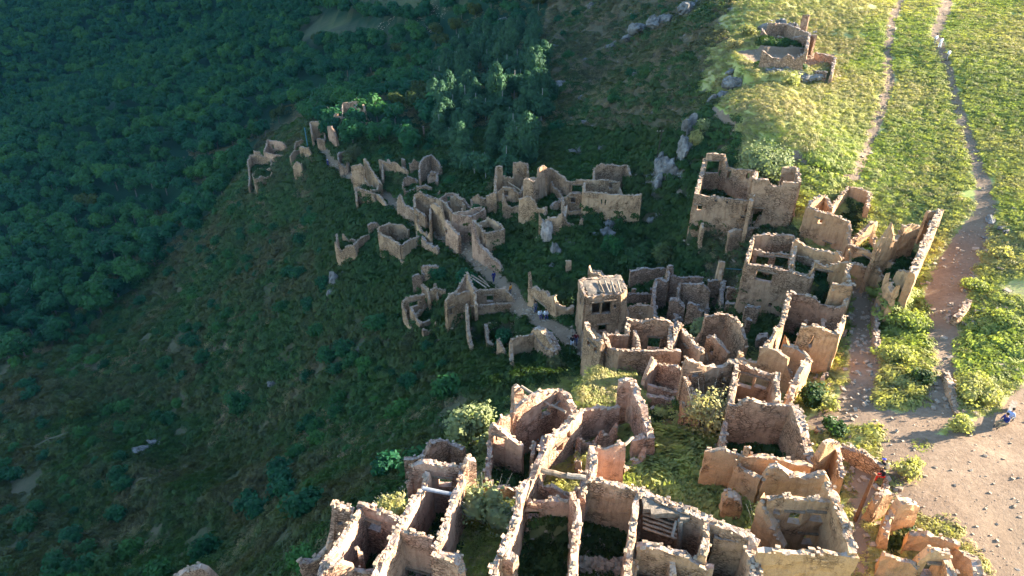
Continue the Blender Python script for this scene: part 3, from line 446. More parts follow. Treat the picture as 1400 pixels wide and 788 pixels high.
W([(28,352,.1),(80,360,0),(125,375,0),(150,392,-.2)],.25,.6,op=[(85,480,1.8,1.4)]); W([(28,352,.1),(35,440,-2)],.2,.6); W([(125,378,0),(160,440,-1.2),(190,470,-2)],.3,.6); ROOM([(30,355),(125,378),(180,350),(80,320)],1.2)
B('B','dim ruin sunk among the trees with one pale block standing inside',(500,200,4.0),'grey')
W([(432,235,-.2),(442,185,.3),(470,170,.2),(505,150,.8),(530,175,.3),(568,212,0)],.4,.6); W([(432,235,-.2),(436,300,-1.4)],.3,.6); W([(482,285,-1.4),(510,250,-.6),(542,252,-.6),(545,310,-1.6)],.2,.7); W([(415,340,-2),(470,330,-1.8),(512,350,-2.2)],.3,.6); ROOM([(436,240),(568,215),(560,330),(430,330)],3.6)
B('C','high ruin with two upright chimney-like piers left of the rocky slope',(330,197,5.6),'tan')
W([(174,226,-.1),(195,215,.1),(218,224,0)],.1,.7); W([(176,230,0),(172,320,-1.8),(170,390,-2.6)],.2,.6); W([(284,198,.1),(330,190,.2),(376,200,.1)],.1,.6); W([(376,200,.1),(380,260,-1)],.1,.5); W([(218,280,-1.6),(285,292,-1.6)],.15,.5); W([(118,402,-3.6),(170,385,-2.8),(226,350,-2.2),(285,362,-2.2),(325,395,-2.4)],.15,.6,op=[(245,378,.7,1.0)]); W([(325,395,-2.4),(350,350,-2.2),(362,300,-1.8)],.2,.6); ROOM([(220,285),(370,210),(350,360),(230,350)],4.6); BEAM((255,322,-1.8),(340,378,-1.8),.12,'wood','roof_beam')
B('C','tall-walled ruin with a black vertical slit and a lower arch',(520,228,5.0),'tan')
W([(358,305,-.4),(380,295,0),(415,308,-.2),(418,400,-2)],.15,.7); W([(362,300,-.4),(400,288,-.4),(445,285,-.4)],.2,.5); W([(442,285,-.4),(445,235,.2),(475,215,.3),(530,228,0),(570,255,-.3),(612,290,-.8),(652,318,-1)],.25,.6,op=[(488,345,.45,3.)]); W([(652,318,-1),(690,300,-.8),(735,305,-.6)],.25,.6,op=[(700,360,1.6,1.2)]); W([(325,420,-2.4),(370,410,-2.2),(420,432,-2.4),(440,480,-2.8),(495,478,-2.8)],.3,.6,op=[(400,600,1.8,1.4)]); W([(495,478,-2.8),(470,560,-4.4)],.3,.6); ROOM([(420,310),(530,240),(650,320),(600,440),(450,440)],4.4)
B('C','pale high-fronted house on the grey rock face with a small cross-shaped niche',(850,388,4.8),'tan')
W([(735,380),(790,384),(850,388),(960,396),(1050,404),(1102,392,.1)],.06,.6,op=[(845,432,.25,.25),(872,434,.25,.25),(846,455,.2,.4),(868,456,.2,.4)]); W([(735,380,0),(738,312,-.1)],.1,.6); W([(738,312,-.1),(850,300,-.1),(965,312,-.1)],.25,.5,op=[(905,328,.5,.9)]); W([(798,240,.3),(840,212,.5),(930,212,.5),(1002,216,.5),(1032,270,-.2)],.3,.6); W([(798,240,.3),(800,295,-.2)],.2,.5); ROOM([(740,315),(965,312),(1090,395),(740,378)],3.0); ROOM([(805,240),(1000,220),(1020,300),(805,300)],3.4); W([(630,578,-4.4),(680,570,-4.3),(738,556,-4.2)],.15,.6)
B('A','leftmost farm-like ruin at the tip of the spur above the forest',(190,432,3.6),'tan')
W([(118,432,0),(190,430,.1),(262,452,0)],.2,.6); W([(262,452,0),(272,520,-1),(340,542,-1.6)],.3,.6); W([(95,478,-.4),(118,432,0)],.2,.6); W([(98,480,-.4),(110,580,-3),(105,660,-5)],.3,.6); W([(130,570,-3),(160,650,-5)],.3,.6); W([(130,570,-2.8),(190,525,-2),(265,530,-1.4)],.3,.5); W([(140,400,.3),(185,402,.2)],.2,.6); ROOM([(120,435),(262,455),(265,525),(130,560)],2.8)
B('A','arched gable ruin with one dark upright window on the spur',(300,325,3.8),'pink')
W([(215,402,-1.6),(240,322,.2),(300,325,.1),(345,340,-.2),(385,370,-.8),(402,410,-1.6)],.25,.6,op=[(283,372,.7,1.2)]); W([(215,402,-1.8),(300,430,-2),(440,420,-1.8)],.25,.6)
B('A','isolated tooth-like wall stub in the green slope below the spur',(450,482,3.6),'tan',name='ruined_wall',group='wall stubs',cat='ruined wall')
W([(425,510,-.8),(450,478,.2),(485,500,-.2)],.2,.8)
B('A','tapering tower remnant beside the blue pole',(590,190,5.0),'tan')
W([(545,192,0),(590,186,.1),(640,192,0)],.15,.6); W([(640,192,0),(650,270,-1.8),(655,350,-3.6)],.25,.6); W([(545,192,0),(560,280,-2)],.25,.6); W([(598,320,-2.6),(655,330,-2.8)],.4,.8)
B('A','slim twin of the tower remnant standing to its right',(710,225,4.4),'pink',name='ruined_wall',group='wall stubs',cat='ruined wall')
W([(675,228,0),(700,222,.1),(745,245,-.2),(738,300,-1.4)],.25,.7)
B('A','highest distant ruin under the trees with four upright poles before it',(850,60,5.0),'pink')
W([(718,152,-2),(760,128,-1.6),(782,52,.1),(850,48,.1),(925,58,0)],.3,.6,op=[(850,110,1.8,.8)]); W([(925,58,0),(945,120,-1)],.3,.6); W([(720,155,-2),(820,160,-1.6),(905,150,-1.6)],.3,.5); BEAM((778,70,.2),(780,255,-5.5),.14,'palewood','post'); BEAM((830,150,-1.5),(833,245,-5.),.14,'palewood','post'); BEAM((888,120,-1),(893,240,-5),.14,'palewood','post'); BEAM((845,110,0),(885,68,.3),.14,'palewood','post')
B('A','low broken wall at the upper end of the footpath under the blue pole',(500,372,2.4),'tan',name='ruined_wall',group='wall stubs',cat='ruined wall')
W([(472,372,0),(535,382,0),(560,440,-1)],.25,.6)
B('A','pair of low crumbled retaining walls stepping down from the upper footpath',(560,450,1.1),'tan',name='retaining_wall',group='retaining walls along the paths',cat='retaining wall')
W([(515,430,0),(560,450,0),(620,500,-.6)],.35,.6); W([(640,520,-.9),(680,515,-.8),(720,560,-1.2)],.35,.6)
B('U','far ruin up the valley with a bright diagonal gable edge',(940,90,5.0),'pink')
W([(868,120,-.8),(890,130,-.6),(930,195,-2.6)],.2,.6); W([(922,88,.2),(945,92,.1),(970,120,-.4)],.2,.6,op=[(955,108,.7,1.4)]); W([(968,120,-.4),(968,185,-2.)],.2,.6); W([(1000,165,-1.4),(1040,150,-1)],.2,.6)
B('U','small flat-roofed hut by the far terraces',(695,180,2.8),'tan',name='stone_hut',group='far buildings up the valley',cat='hut')
W([(658,182,0),(695,178,0),(732,180,0)],.05,.5); W([(732,180,0),(742,170,0)],.05,.5); W([(658,182,0),(668,172,0)],.05,.5); SLAB([(660,180,.02),(732,180,.02),(742,168,.02),(668,170,.02)],.25,'roofearth','roof')
B('U','light-walled building at the very top of the picture among terraces',(630,12,3.4),'pink',name='stone_hut',group='far buildings up the valley',cat='building')
W([(575,4,0),(600,14,0),(690,26,0)],.05,.6,op=[(600,24,.8,1),(630,26,.8,1)]); W([(575,4,0),(600,-30,0)],.05,.6); W([(690,26,0),(700,-20,0)],.05,.6); SLAB([(580,2,.02),(600,10,.02),(688,22,.02),(698,-18,.02),(602,-28,.02)],.3,'cope','roof')
B('V','sunken stone enclosure on the sunlit hilltop, one dark corner wall',(100,128,2.4),'grey')
W([(0,130,0),(50,122,0),(100,128,0),(170,160,0),(225,178,0)],.25,.6); W([(225,178,0),(210,260,-.4)],.2,.6); W([(260,190,.1),(225,180,0)],.2,.5); W([(188,78,1.0),(225,84,1.0)],.1,.5); ROOM([(-30,140),(220,180),(205,270),(-30,262)],2.2)
B('V','crumbled retaining edge of the bare plateau on the hilltop',(330,300,2.2),'grey',name='retaining_wall',group='retaining walls along the paths',cat='retaining wall')
W([(260,280,0),(330,300,0),(362,310,0),(345,395,-1)],.3,.6); W([(160,370,-1),(240,380,-1),(320,390,-1)],.3,.5)
B('L','curving retaining wall on the right of the dirt lane',(430,300,.35),'tan',name='retaining_wall',group='retaining walls along the paths',cat='retaining wall')
W([(440,0,.3),(428,100,.2),(425,200,.1),(430,300,0),(430,420,-.1),(418,530,-.2),(380,610,-.3),(330,700,-.6)],.15,.6)
B('L','low ring of stones around a weed pit below the dirt lane',(200,680,.6),'tan',name='retaining_wall',group='retaining walls along the paths',cat='retaining wall')
W([(130,650,0),(160,685,0),(220,712,0),(300,705,0)],.3,.5)
B('S','curved parapet of the sandy terrace where two visitors sit',(930,66,.8),'tan',name='retaining_wall',group='retaining walls along the paths',cat='retaining wall')
W([(798,30,.2),(860,50,.1),(930,66,0),(985,98,0),(1035,150,0),(1060,210,0),(1052,280,0),(1010,335,-.1)],.2,.6)
B('L','short row of stacked stones beside the steep stony track',(800,500,.5),'tan',name='retaining_wall',group='retaining walls along the paths',cat='retaining wall')
W([(770,380,0),(800,480,0),(825,590,0)],.25,.8); W([(880,30,.1),(845,90,0),(815,110,0)],.2,.8)
B('X','small lone wall block in the shade below the rock face',(778,356,2.0),'tan',name='ruined_wall',group='wall stubs',cat='ruined wall')
W([(774,357,0),(781,357,0)],.1,.6)
B('U','row of weathered pale uprights left standing among the dark trees',(785,672,4.0),'grey',name='ruined_wall',group='wall stubs',cat='ruined wall')
W([(781,672,0),(790,674,0)],.1,.6); W([(832,685,-.3),(838,686,-.3)],.1,.4); W([(897,680,0),(906,684,-.2)],.1,.6); W([(785,850,-.5),(800,860,-.7)],.2,.6)

# ---------------------------------------------------------------- terrain sheet
def axis(lo,hi,step,end_lo,end_hi,g):
    a=list(np.arange(lo,hi+1e-6,step)); s=step; x=a[-1]
    while x<end_hi: s*=g; x+=s; a.append(x)
    s=step; x=a[0]; l=[]
    while x>end_lo: s*=g; x-=s; l.append(x)
    return np.array(l[::-1]+a)
GX=axis(-62,74,.5,-1500,1500,1.045); GY=axis(16,150,.5,-500,2200,1.045)
XX,YY=np.meshgrid(GX,GY)
DW={}
def wpl(pts): return [(*hit(p[0],p[1])[:2],p[2] if len(p)>2 else 1.) for p in pts]
def wpoly(pts): return [tuple(hit(p[0],p[1])[:2]) for p in pts]
PATH=wpl([(436,195,1.),(450,222,1.),(470,236,1.1),(500,252,1.),(530,273,1.1),(560,298,1.3),(600,323,1.3),(640,347,1.3),(662,370,1.1),(690,396,1.),(712,425,1.),(735,442,1.),(765,458,1.3),(800,482,1.4),(828,505,1.2)])
SIDE=wpl([(800,450,.6),(805,420,.5)])
TRACK=wpl([(1205,575,1.5),(1240,588,1.4),(1285,560,1.1),(1290,500,.7),(1285,450,1.3),(1290,410,1.5),(1305,370,1.6),(1325,330,1.4),(1348,290,.9),(1345,250,.6),(1325,190,.6),(1308,140,.5),(1292,90,.5),(1278,50,.6),(1290,15,1.),(1300,-30,1.)])
TRK2=wpl([(1238,-10,.6),(1218,30,.5),(1212,75,.5),(1214,115,.6),(1205,150,.5),(1185,200,.5),(1165,245,.6),(1140,240,.4),(1110,228,.4),(1085,212,.4)])
LANE=wpl([(1175,395,.8),(1180,430,1.),(1182,480,1.2),(1183,520,1.3),(1172,550,1.5),(1150,570,1.6),(1120,585,1.2)])
YARD=wpoly([(1195,600),(1225,592),(1280,600),(1330,575),(1365,560),(1400,515),(1520,470),(1520,860),(1345,860),(1340,770),(1300,725),(1240,700),(1215,690),(1212,640),(1195,615)])
TERR=wpoly([(1145,608),(1172,612),(1205,640),(1208,680),(1195,712),(1160,712),(1158,660)])
STEP=wpoly([(1150,712),(1190,712),(1185,800),(1160,800)])
PLAT=wpoly([(1000,72),(1060,72),(1140,74),(1135,95),(1080,104),(1020,100)])
KNOL=wpoly([(962,150),(985,150),(1012,175),(1000,185),(975,160)])
CLIF=wpoly([(880,210),(940,190),(950,250),(930,300),(870,310),(880,250)])
def amp_field(x,y):
    a=np.full(x.shape,.5); d=np.hypot(x-15,y-60); a=np.where(d<25,.15,np.clip(.15+(d-25)*.008,.15,1.2)); return a*np.clip(dist_line(x,y,PATH)/22,.2,1)
def nz(x,y):
    n=np_noise(x/23,y/23,1)*2.2+np_noise(x/9,y/9,2)*1.1+np_noise(x/4,y/4,3)*.6+np_noise(x/1.7,y/1.7,4)*.35+np_noise(x/.8,y/.8,6)*.2
    return n
def shade_hills(x,y):  # unseen hills added beyond the view to shade the forest and grove
    a=np.zeros(x.shape)
    for cx,cy,sx,sy,h in ((62,207,16,14,9),(110,330,45,60,90),(20,330,50,50,80),(-20,440,60,60,100),(60,270,35,45,50),(150,420,90,110,90),(330,640,150,180,190),(60,640,130,160,150),(-60,900,160,200,110),(500,1000,300,300,300)):
        a+=h*np.exp(-(((x-cx)/sx)**2+((y-cy)/sy)**2))
    return a*np.clip((y-205)/40,0,1)+38*np.exp(-((x-72)/26)**2-((y-218)/23)**2)  # last bump added out of view to keep sun off the trees
def gully(x,y):
    "ravines and spurs running down the left flank, ledges on the slope above the village"
    a=(x*.43+y*.9)/19+np_noise(x/40,y/40,81)*1.4; b=(x*.9-y*.43)/90
    g=-np.abs(np_noise(a,b,82))*9+np_noise(a*2.3,b*2.5,83)*2.2
    m=np.clip((dist_line(x,y,PATH)-14)/25,0,1)*np.clip((-8-x)/22,0,1)*np.clip((y-24)/14,0,1)
    l=np_noise((x-y*.4)/5,(y+x*.4)/14,84)*2.4*np.clip((y-118)/18,0,1)*np.clip((x+22)/15,0,1)*np.clip((46-x)/14,0,1)
    return g*m+l
def H2(x,y): 
    far=np.clip((np.hypot(x,y)-900)/600,0,1)
    return H(x,y)*(1-far)+(-60)*far+shade_hills(x,y)+nz(x,y)*amp_field(x,y)+gully(x,y)
ZZ=H2(XX,YY)
# far rows: thin plate may run away, keep it bounded
ZZ=np.clip(ZZ,-230,260)
roomm=np.zeros(XX.shape,bool)
ix=(GX>-70)&(GX<80); 
for b in BL:
    for poly,fz in b['rooms']:
        q=[p[:2] for p in poly]; x0=min(p[0] for p in q)-1;x1=max(p[0] for p in q)+1;y0=min(p[1] for p in q)-1;y1=max(p[1] for p in q)+1
        i0,i1=np.searchsorted(GX,[x0,x1]);j0,j1=np.searchsorted(GY,[y0,y1])
        sx,sy=XX[j0:j1,i0:i1],YY[j0:j1,i0:i1]; m=in_poly(sx,sy,q)
        zz=ZZ[j0:j1,i0:i1]; tgt=fz+np_noise(sx/1.2,sy/1.2,9)*.35
        zz[m]=tgt[m]; roomm[j0:j1,i0:i1]|=m
PZ=hit(1070,88,.9)[2]; m=in_poly(XX,YY,[tuple(at_z(p[0],p[1],PZ)[:2]) for p in [(1000,72),(1060,74),(1108,76),(1140,76),(1135,95),(1080,104),(1020,100)]]); ZZ[m]=PZ+np_noise(XX[m]/2,YY[m]/2,5)*.3
# turf mound over the buried vault in the middle of the lit band
cur=BL[0]; cur=dict(z='N'); 
MND=[zp(*q) for q in [(50,310),(120,215),(290,205),(430,225),(445,330),(400,420),(280,400),(140,430),(30,400)]]
_mz=hit(*zp(250,300),1.6)[2]; MNDW=[tuple(at_z(*p,_mz)[:2]) for p in MND]
m=in_poly(XX,YY,MNDW)&~roomm; ZZ[m]=_mz+np_noise(XX[m]/2,YY[m]/2,5)*.8
def ground(x,y):
    x=np.asarray(x,float);y=np.asarray(y,float)
    i=np.clip(np.searchsorted(GX,x)-1,0,len(GX)-2);j=np.clip(np.searchsorted(GY,y)-1,0,len(GY)-2)
    u=(x-GX[i])/(GX[i+1]-GX[i]);v=(y-GY[j])/(GY[j+1]-GY[j]);u=np.clip(u,0,1);v=np.clip(v,0,1)
    return (ZZ[j,i]*(1-u)+ZZ[j,i+1]*u)*(1-v)+(ZZ[j+1,i]*(1-u)+ZZ[j+1,i+1]*u)*v
TF=np.arange(14,700,.25)
def land(px,py):
    "where a photo pixel meets the finished ground"
    d=ray(px,py);p=d[None]*TF[:,None];g=ground(p[:,0],p[:,1]);k=int(np.argmax(p[:,2]<g)); k=max(k,1)
    a,b_=p[k-1,2]-g[k-1],p[k,2]-g[k]; u=a/(a-b_) if a!=b_ else 0; return p[k-1]*(1-u)+p[k]*u
def gz(x,y): return float(ground(x,y))
def sm(d,w=.5): return np.clip(.5-d/(2*w),0,1)
dirt=np.zeros(XX.shape)
for pl,wd in (([(a,b,c+.35) for a,b,c in PATH],.45),(SIDE,.3),([(a,b,c+.25) for a,b,c in TRACK],.7),([(a,b,c+.3) for a,b,c in TRK2],.4),(LANE,.6)): dirt=np.maximum(dirt,sm(dist_line(XX,YY,pl),wd))
pathm=dist_line(XX,YY,PATH)<.35
for pg in (YARD,TERR,STEP,PLAT,KNOL): dirt=np.where(in_poly(XX,YY,pg),1,dirt)
yardm=in_poly(XX,YY,YARD)
ptx,pty,pdep=project(XX,YY,ZZ)
rock=np.zeros(XX.shape); rock=np.where(in_poly(XX,YY,CLIF),.55,rock)
side=np.clip(.33+np_noise(XX/12,YY/12,8)*.5,0,1)
# weedy slope right of the crest painted sun-bright, shaded ground elsewhere painted darker
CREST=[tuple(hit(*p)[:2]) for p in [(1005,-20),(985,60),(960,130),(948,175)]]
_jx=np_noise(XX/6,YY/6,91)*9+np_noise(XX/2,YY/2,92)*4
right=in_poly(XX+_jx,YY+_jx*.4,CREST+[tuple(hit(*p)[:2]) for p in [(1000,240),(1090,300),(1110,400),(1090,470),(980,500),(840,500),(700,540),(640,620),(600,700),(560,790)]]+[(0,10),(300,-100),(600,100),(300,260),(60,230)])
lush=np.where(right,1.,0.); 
dry=np.clip(np_noise(XX/7,YY/7,12)*1.6+.25,0,1)
slope_p=in_poly(ptx,pty,[(640,0),(1010,0),(960,150),(900,320),(740,300),(620,100)])&(YY>70)
left_p=in_poly(ptx,pty,[(-900,540),(60,500),(330,330),(640,560),(560,700),(440,900),(-900,900)])
rock=np.where(slope_p,np.maximum(rock,.40),rock); rock=np.where(left_p,np.maximum(rock,.16),rock); dry=np.where(slope_p,np.clip(dry+.6,0,1),dry); dry=np.where(roomm,0,dry)
C1=[(395,26),(440,17),(500,34),(548,46),(535,60),(480,64),(405,58)];C2=[(455,2),(520,-12),(640,-12),(640,6),(560,24),(500,22)]
clr=(in_poly(ptx,pty,C1)|in_poly(ptx,pty,C2))&(YY>150)
steep=in_poly(ptx,pty,[(1280,420),(1300,340),(1400,240),(1500,200),(1500,520),(1400,500),(1340,560),(1300,480)])&(YY>20)
lush=np.where(roomm,lush*.2,lush); lush=np.where(clr,.08+.3*np.clip(np_noise(XX/9,YY/9,33),-.3,.4),lush); dry=np.where(clr,dry*.8,dry)  # room floors and clearing pulled towards the painted shade tone
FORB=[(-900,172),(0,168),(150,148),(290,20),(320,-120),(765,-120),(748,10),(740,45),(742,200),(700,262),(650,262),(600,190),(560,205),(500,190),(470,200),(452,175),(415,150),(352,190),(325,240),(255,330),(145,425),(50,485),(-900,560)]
litter_shade=((in_poly(ptx,pty,FORB)|((XX<-40)&(YY>240)))&~clr&(YY>60)).astype(float)+.45*clr  # painted shade over the forest floor, weaker over the clearing
rock=np.where(steep,np.maximum(rock,.3),rock); dirt=np.where(steep,np.maximum(dirt,.25+.5*np.clip(np_noise(XX/5,YY/5,77),0,1)),dirt); dry=np.where(steep,.6,dry)
ny,nx=XX.shape; idx=np.arange(nx*ny).reshape(ny,nx)
co=np.stack([XX,YY,ZZ],-1).reshape(-1,3)
def sheet(name,cells):
    j,i=np.nonzero(cells); q=np.stack([idx[j,i],idx[j,i+1],idx[j+1,i+1],idx[j+1,i]],-1)
    used,inv=np.unique(q,return_inverse=True); inv=inv.reshape(q.shape)
    me=bpy.data.meshes.new(name); me.vertices.add(len(used)); me.vertices.foreach_set('co',co[used].ravel())
    me.loops.add(inv.size); me.loops.foreach_set('vertex_index',inv.ravel()); me.polygons.add(len(inv)); me.polygons.foreach_set('loop_start',np.arange(0,inv.size,4)); me.polygons.foreach_set('use_smooth',np.ones(len(inv),bool)); me.update()
    for nm,a in (('dirt',dirt),('rock',rock),('lush',lush),('dry',dry),('litter_shade',litter_shade)):
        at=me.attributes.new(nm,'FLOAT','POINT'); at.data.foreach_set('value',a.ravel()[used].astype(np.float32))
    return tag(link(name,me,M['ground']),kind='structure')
cc=lambda a:a[:-1,:-1]&a[1:,:-1]&a[:-1,1:]
cp_=cc(pathm); ct=cc(dist_line(XX,YY,TRACK)<0)&~cp_; cl=cc(dist_line(XX,YY,LANE)<0)&~cp_&~ct; cy=cc(yardm)&~cp_&~ct&~cl; c2=cc(dist_line(XX,YY,TRK2)<0)&~cp_&~ct&~cl&~cy
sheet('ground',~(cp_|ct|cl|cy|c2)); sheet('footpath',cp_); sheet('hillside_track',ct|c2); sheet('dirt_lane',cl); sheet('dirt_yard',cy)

# ---------------------------------------------------------------- walls
def straighten(P):
    "crooked surveys of straight walls: put the inner points on the wall's own vertical plane"
    if len(P)<3: return P
    out=[P[0]]; i=0
    while i<len(P)-1:
        k=i+1
        for q in range(len(P)-1,i+1,-1):
            a=Vector(P[i]);b=Vector(P[q]);e=(b-a).xy
            if e.length<1: continue
            n=Vector((-e.y,e.x)).normalized(); md=max(abs((Vector(P[m]).xy-a.xy).dot(n)) for m in range(i+1,q)); dr=[Vector(P[m]).normalized() for m in range(i+1,q)]
            if md<1.3 and min(abs(d.xy.dot(n)) for d in dr)>.28: k=q; break
        if k>i+1:
            a=Vector(P[i]);b=Vector(P[k]);e=(b-a).xy;n=Vector((-e.y,e.x)).normalized();L=e.length;last=.05;mids=[]
            for m in range(i+1,k):
                d=Vector(P[m]).normalized(); t=a.xy.dot(n)/d.xy.dot(n); q=d*t; u=(q.xy-a.xy).dot(e)/(L*L); zl=a.z+(b.z-a.z)*u
                if 0<u<1 and u*L>last and abs(q.z-zl)<2.5: mids.append(((a.x+e.x*u),(a.y+e.y*u),q.z)); last=u*L+.1
            out+=mids
        out.append(P[k]); i=k
    return out
def wall_mesh(P,t,j,ops,seed,low=None):
    P=straighten([tuple(p) for p in P])
    r=random.Random(seed)
    # resample the plan line; remember opening edges
    seg=[(Vector(P[i]),Vector(P[i+1])) for i in range(len(P)-1)]
    L=[0]
    for a,b in seg: L.append(L[-1]+(b.xy-a.xy).length)
    tot=max(L[-1],.3)
    def at(s):
        s=min(max(s,0),L[-1])
        for k,(a,b) in enumerate(seg):
            if s<=L[k+1] or k==len(seg)-1:
                u=(s-L[k])/max(L[k+1]-L[k],1e-6); p=a.lerp(b,u); d=(b.xy-a.xy); d=d.normalized() if d.length>1e-6 else Vector((1,0)); return p,d,k
    O=[]
    for (px,py),ow,oh in ops:
        d=Vector(ray(px,py)); best=None
        for k,(a,b) in enumerate(seg):
            e=(b-a); e2=Vector((e.x,e.y)); n=Vector((-e.y,e.x,0)); dn=d.dot(n)
            if abs(dn)<1e-6: continue
            tt=a.dot(n)/dn; q=d*tt; u=(q.xy-a.xy).dot(e2)/max(e2.length_squared,1e-6); du=max(0,-u,u-1)*e2.length
            if best is None or du<best[0]: best=(du,L[k]+min(max(u,0),1)*e2.length,q.z)
        s,z=best[1],best[2]; z=min(z,at(s)[0].z-oh/2-.4); s=min(max(s,ow/2+.15),max(tot-ow/2-.15,ow/2+.15)); O.append((s-ow/2,s+ow/2,z-oh/2,z+oh/2))
    st=.42; ss=set(round(x,3) for x in L)
    for o in O: ss|={round(o[0],3),round(o[1],3)}
    n=max(2,int(tot/st)); base=[tot*i/n for i in range(n+1)]
    keep=sorted(ss|{round(x,3) for x in base if all(abs(x-y)>.2 for y in ss)})
    keep=[x for x in keep if -1e-3<=x<=tot+1e-3]
    cols=[]; zbm=1e9
    for s in keep:
        p,d,k=at(s); _,d2,_=at(s+.05); _,d0,_=at(s-.05); dd=(d0+d2); dd=dd.normalized() if dd.length>.3 else d
        nn=Vector((-dd.y,dd.x)); mit=1/max(.55,abs(dd.dot(d0)))
        g=min(gz(p.x+nn.x*q,p.y+nn.y*q) for q in (-.9,-.35,0,.35,.9))
        cols.append([s,p,nn*mit,g-.4])
    # crumbling profile
    ph=r.random()*50; tops=[]
    for c in cols:
        s=c[0]; v=float(np_noise(s/1.6+ph,seed*.37,21))*1.7+float(np_noise(s/.55+ph,seed*.7,22))*.9
        v=(round(v/.22)*.22*.7+v*.3)*1.25
        zt=c[1].z+v*j-.1
        for o in O:
            if o[0]-.1<=s<=o[1]+.1: zt=max(zt,o[3]+.28)
        c[3]=min(c[3],zt-.4); tops.append(zt)
    Hm=max(t_-c[3] for t_,c in zip(tops,cols)); R=max(2,int(Hm/.5))
    z=[]
    rows={}
    for o in O:
        mids=[i for i,c in enumerate(cols) if o[0]-.01<=c[0]<=o[1]+.01]
        if not mids: continue
        i=mids[len(mids)//2]; fr=lambda q:(q-cols[i][3])/(tops[i]-cols[i][3])*R
        k0=int(round(min(max(fr(o[2]),0),R-2))); k1=int(round(min(max(fr(o[3]),k0+1),R-1)))
        rows[o]=(k0,k1)
    for i,c in enumerate(cols):
        an={0:c[3],R:tops[i]}
        for o,(k0,k1) in rows.items():
            if o[0]-.01<=c[0]<=o[1]+.01 and k0 not in an and k1 not in an or (o[0]-.01<=c[0]<=o[1]+.01 and k0==0 and k1 not in an):
                if k0!=0: an[k0]=o[2]
                an[k1]=o[3]
        ks=sorted(an); col=[]
        last=-1e9
        for k in ks:
            an[k]=max(an[k],last+.03); last=an[k]
        for k in range(R+1):
            a=max(q for q in ks if q<=k); b=min(q for q in ks if q>=k)
            col.append(an[a] if a==b else an[a]+(an[b]-an[a])*(k-a)/(b-a))
        z.append(col)
    V=[];
    for i,c in enumerate(cols):
        for k in range(R+1):
            edge=any(abs(c[0]-q)<.02 for o in O for q in o[:2])
            th=t/2*.72*(1+.25*(1-k/R)); a=.07 if 0<k else .04
            for sgn in (1,-1):
                off=th+ (float(np_noise(c[0]*1.9+seed,z[i][k]*1.9+sgn*7,31)))*a*2.2
                js=0 if edge else r.uniform(-.05,.05)
                if k==R: off-=r.uniform(0,.12)
                dv=c[2]; tv=Vector((dv.y,-dv.x))
                V.append((c[1].x+dv.x*off*sgn+tv.x*js,c[1].y+dv.y*off*sgn+tv.y*js,z[i][k]+(r.uniform(-.09,.09) if k==R else 0)))
    vid=lambda i,k,s:(i*(R+1)+k)*2+s
    nC=len(cols); solid=np.ones((nC-1,R),bool)
    for o,(k0,k1) in rows.items():
        for i in range(nC-1):
            m=(cols[i][0]+cols[i+1][0])/2
            if o[0]<m<o[1]: solid[i,k0:k1]=False
    Fc=[];UV=[]
    def uvp(v,i): return (cols[i][0]+seed*3.7,V[v][2])
    def add(f,ii,flat=False):
        Fc.append(f)
        for v,i in zip(f,ii):
            a=uvp(v,i); UV.append((a[0],a[1]+(.3 if (flat and v%2) else 0)))
    for i in range(nC-1):
        for k in range(R):
            if not solid[i,k]: continue
            add((vid(i,k,1),vid(i+1,k,1),vid(i+1,k+1,1),vid(i,k+1,1)),(i,i+1,i+1,i))
            add((vid(i+1,k,0),vid(i,k,0),vid(i,k+1,0),vid(i+1,k+1,0)),(i+1,i,i,i+1))
            if k==R-1 or not solid[i,k+1]: add((vid(i,k+1,1),vid(i+1,k+1,1),vid(i+1,k+1,0),vid(i,k+1,0)),(i,i+1,i+1,i),True)
            if k>0 and not solid[i,k-1]: add((vid(i,k,0),vid(i+1,k,0),vid(i+1,k,1),vid(i,k,1)),(i,i+1,i+1,i),True)
            if i==0 or not solid[i-1,k]: 
                Fc.append((vid(i,k,0),vid(i,k,1),vid(i,k+1,1),vid(i,k+1,0))); u=cols[i][0]; UV+= [(u,V[vid(i,k,0)][2]),(u+.5,V[vid(i,k,0)][2]),(u+.5,V[vid(i,k+1,0)][2]),(u,V[vid(i,k+1,0)][2])]
            if i==nC-2 or not solid[i+1,k]:
                Fc.append((vid(i+1,k,1),vid(i+1,k,0),vid(i+1,k+1,0),vid(i+1,k+1,1))); u=cols[i+1][0]; UV+= [(u,V[vid(i+1,k,0)][2]),(u+.5,V[vid(i+1,k,0)][2]),(u+.5,V[vid(i+1,k+1,0)][2]),(u,V[vid(i+1,k+1,0)][2])]
    return V,Fc,UV,cols,tops,O,R
CUBE=[(-1,-1,-1),(1,-1,-1),(1,1,-1),(-1,1,-1),(-1,-1,1),(1,-1,1),(1,1,1),(-1,1,1)]
CF=[(0,3,2,1),(4,5,6,7),(0,1,5,4),(1,2,6,5),(2,3,7,6),(3,0,4,7)]
def add_stone(V,Fc,p,sx,sy,sz,r,rz=None,tilt=.35):
    m=Euler((r.uniform(-tilt,tilt),r.uniform(-tilt,tilt),r.uniform(0,6.3) if rz is None else rz+r.uniform(-.25,.25))).to_matrix(); n=len(V)
    for c in CUBE:
        q=Vector((c[0]*sx*r.uniform(.65,1),c[1]*sy*r.uniform(.65,1),c[2]*sz*r.uniform(.65,1))); q=m@q; V.append((p[0]+q.x,p[1]+q.y,p[2]+q.z))
    Fc.extend(tuple(n+k for k in f) for f in CF)
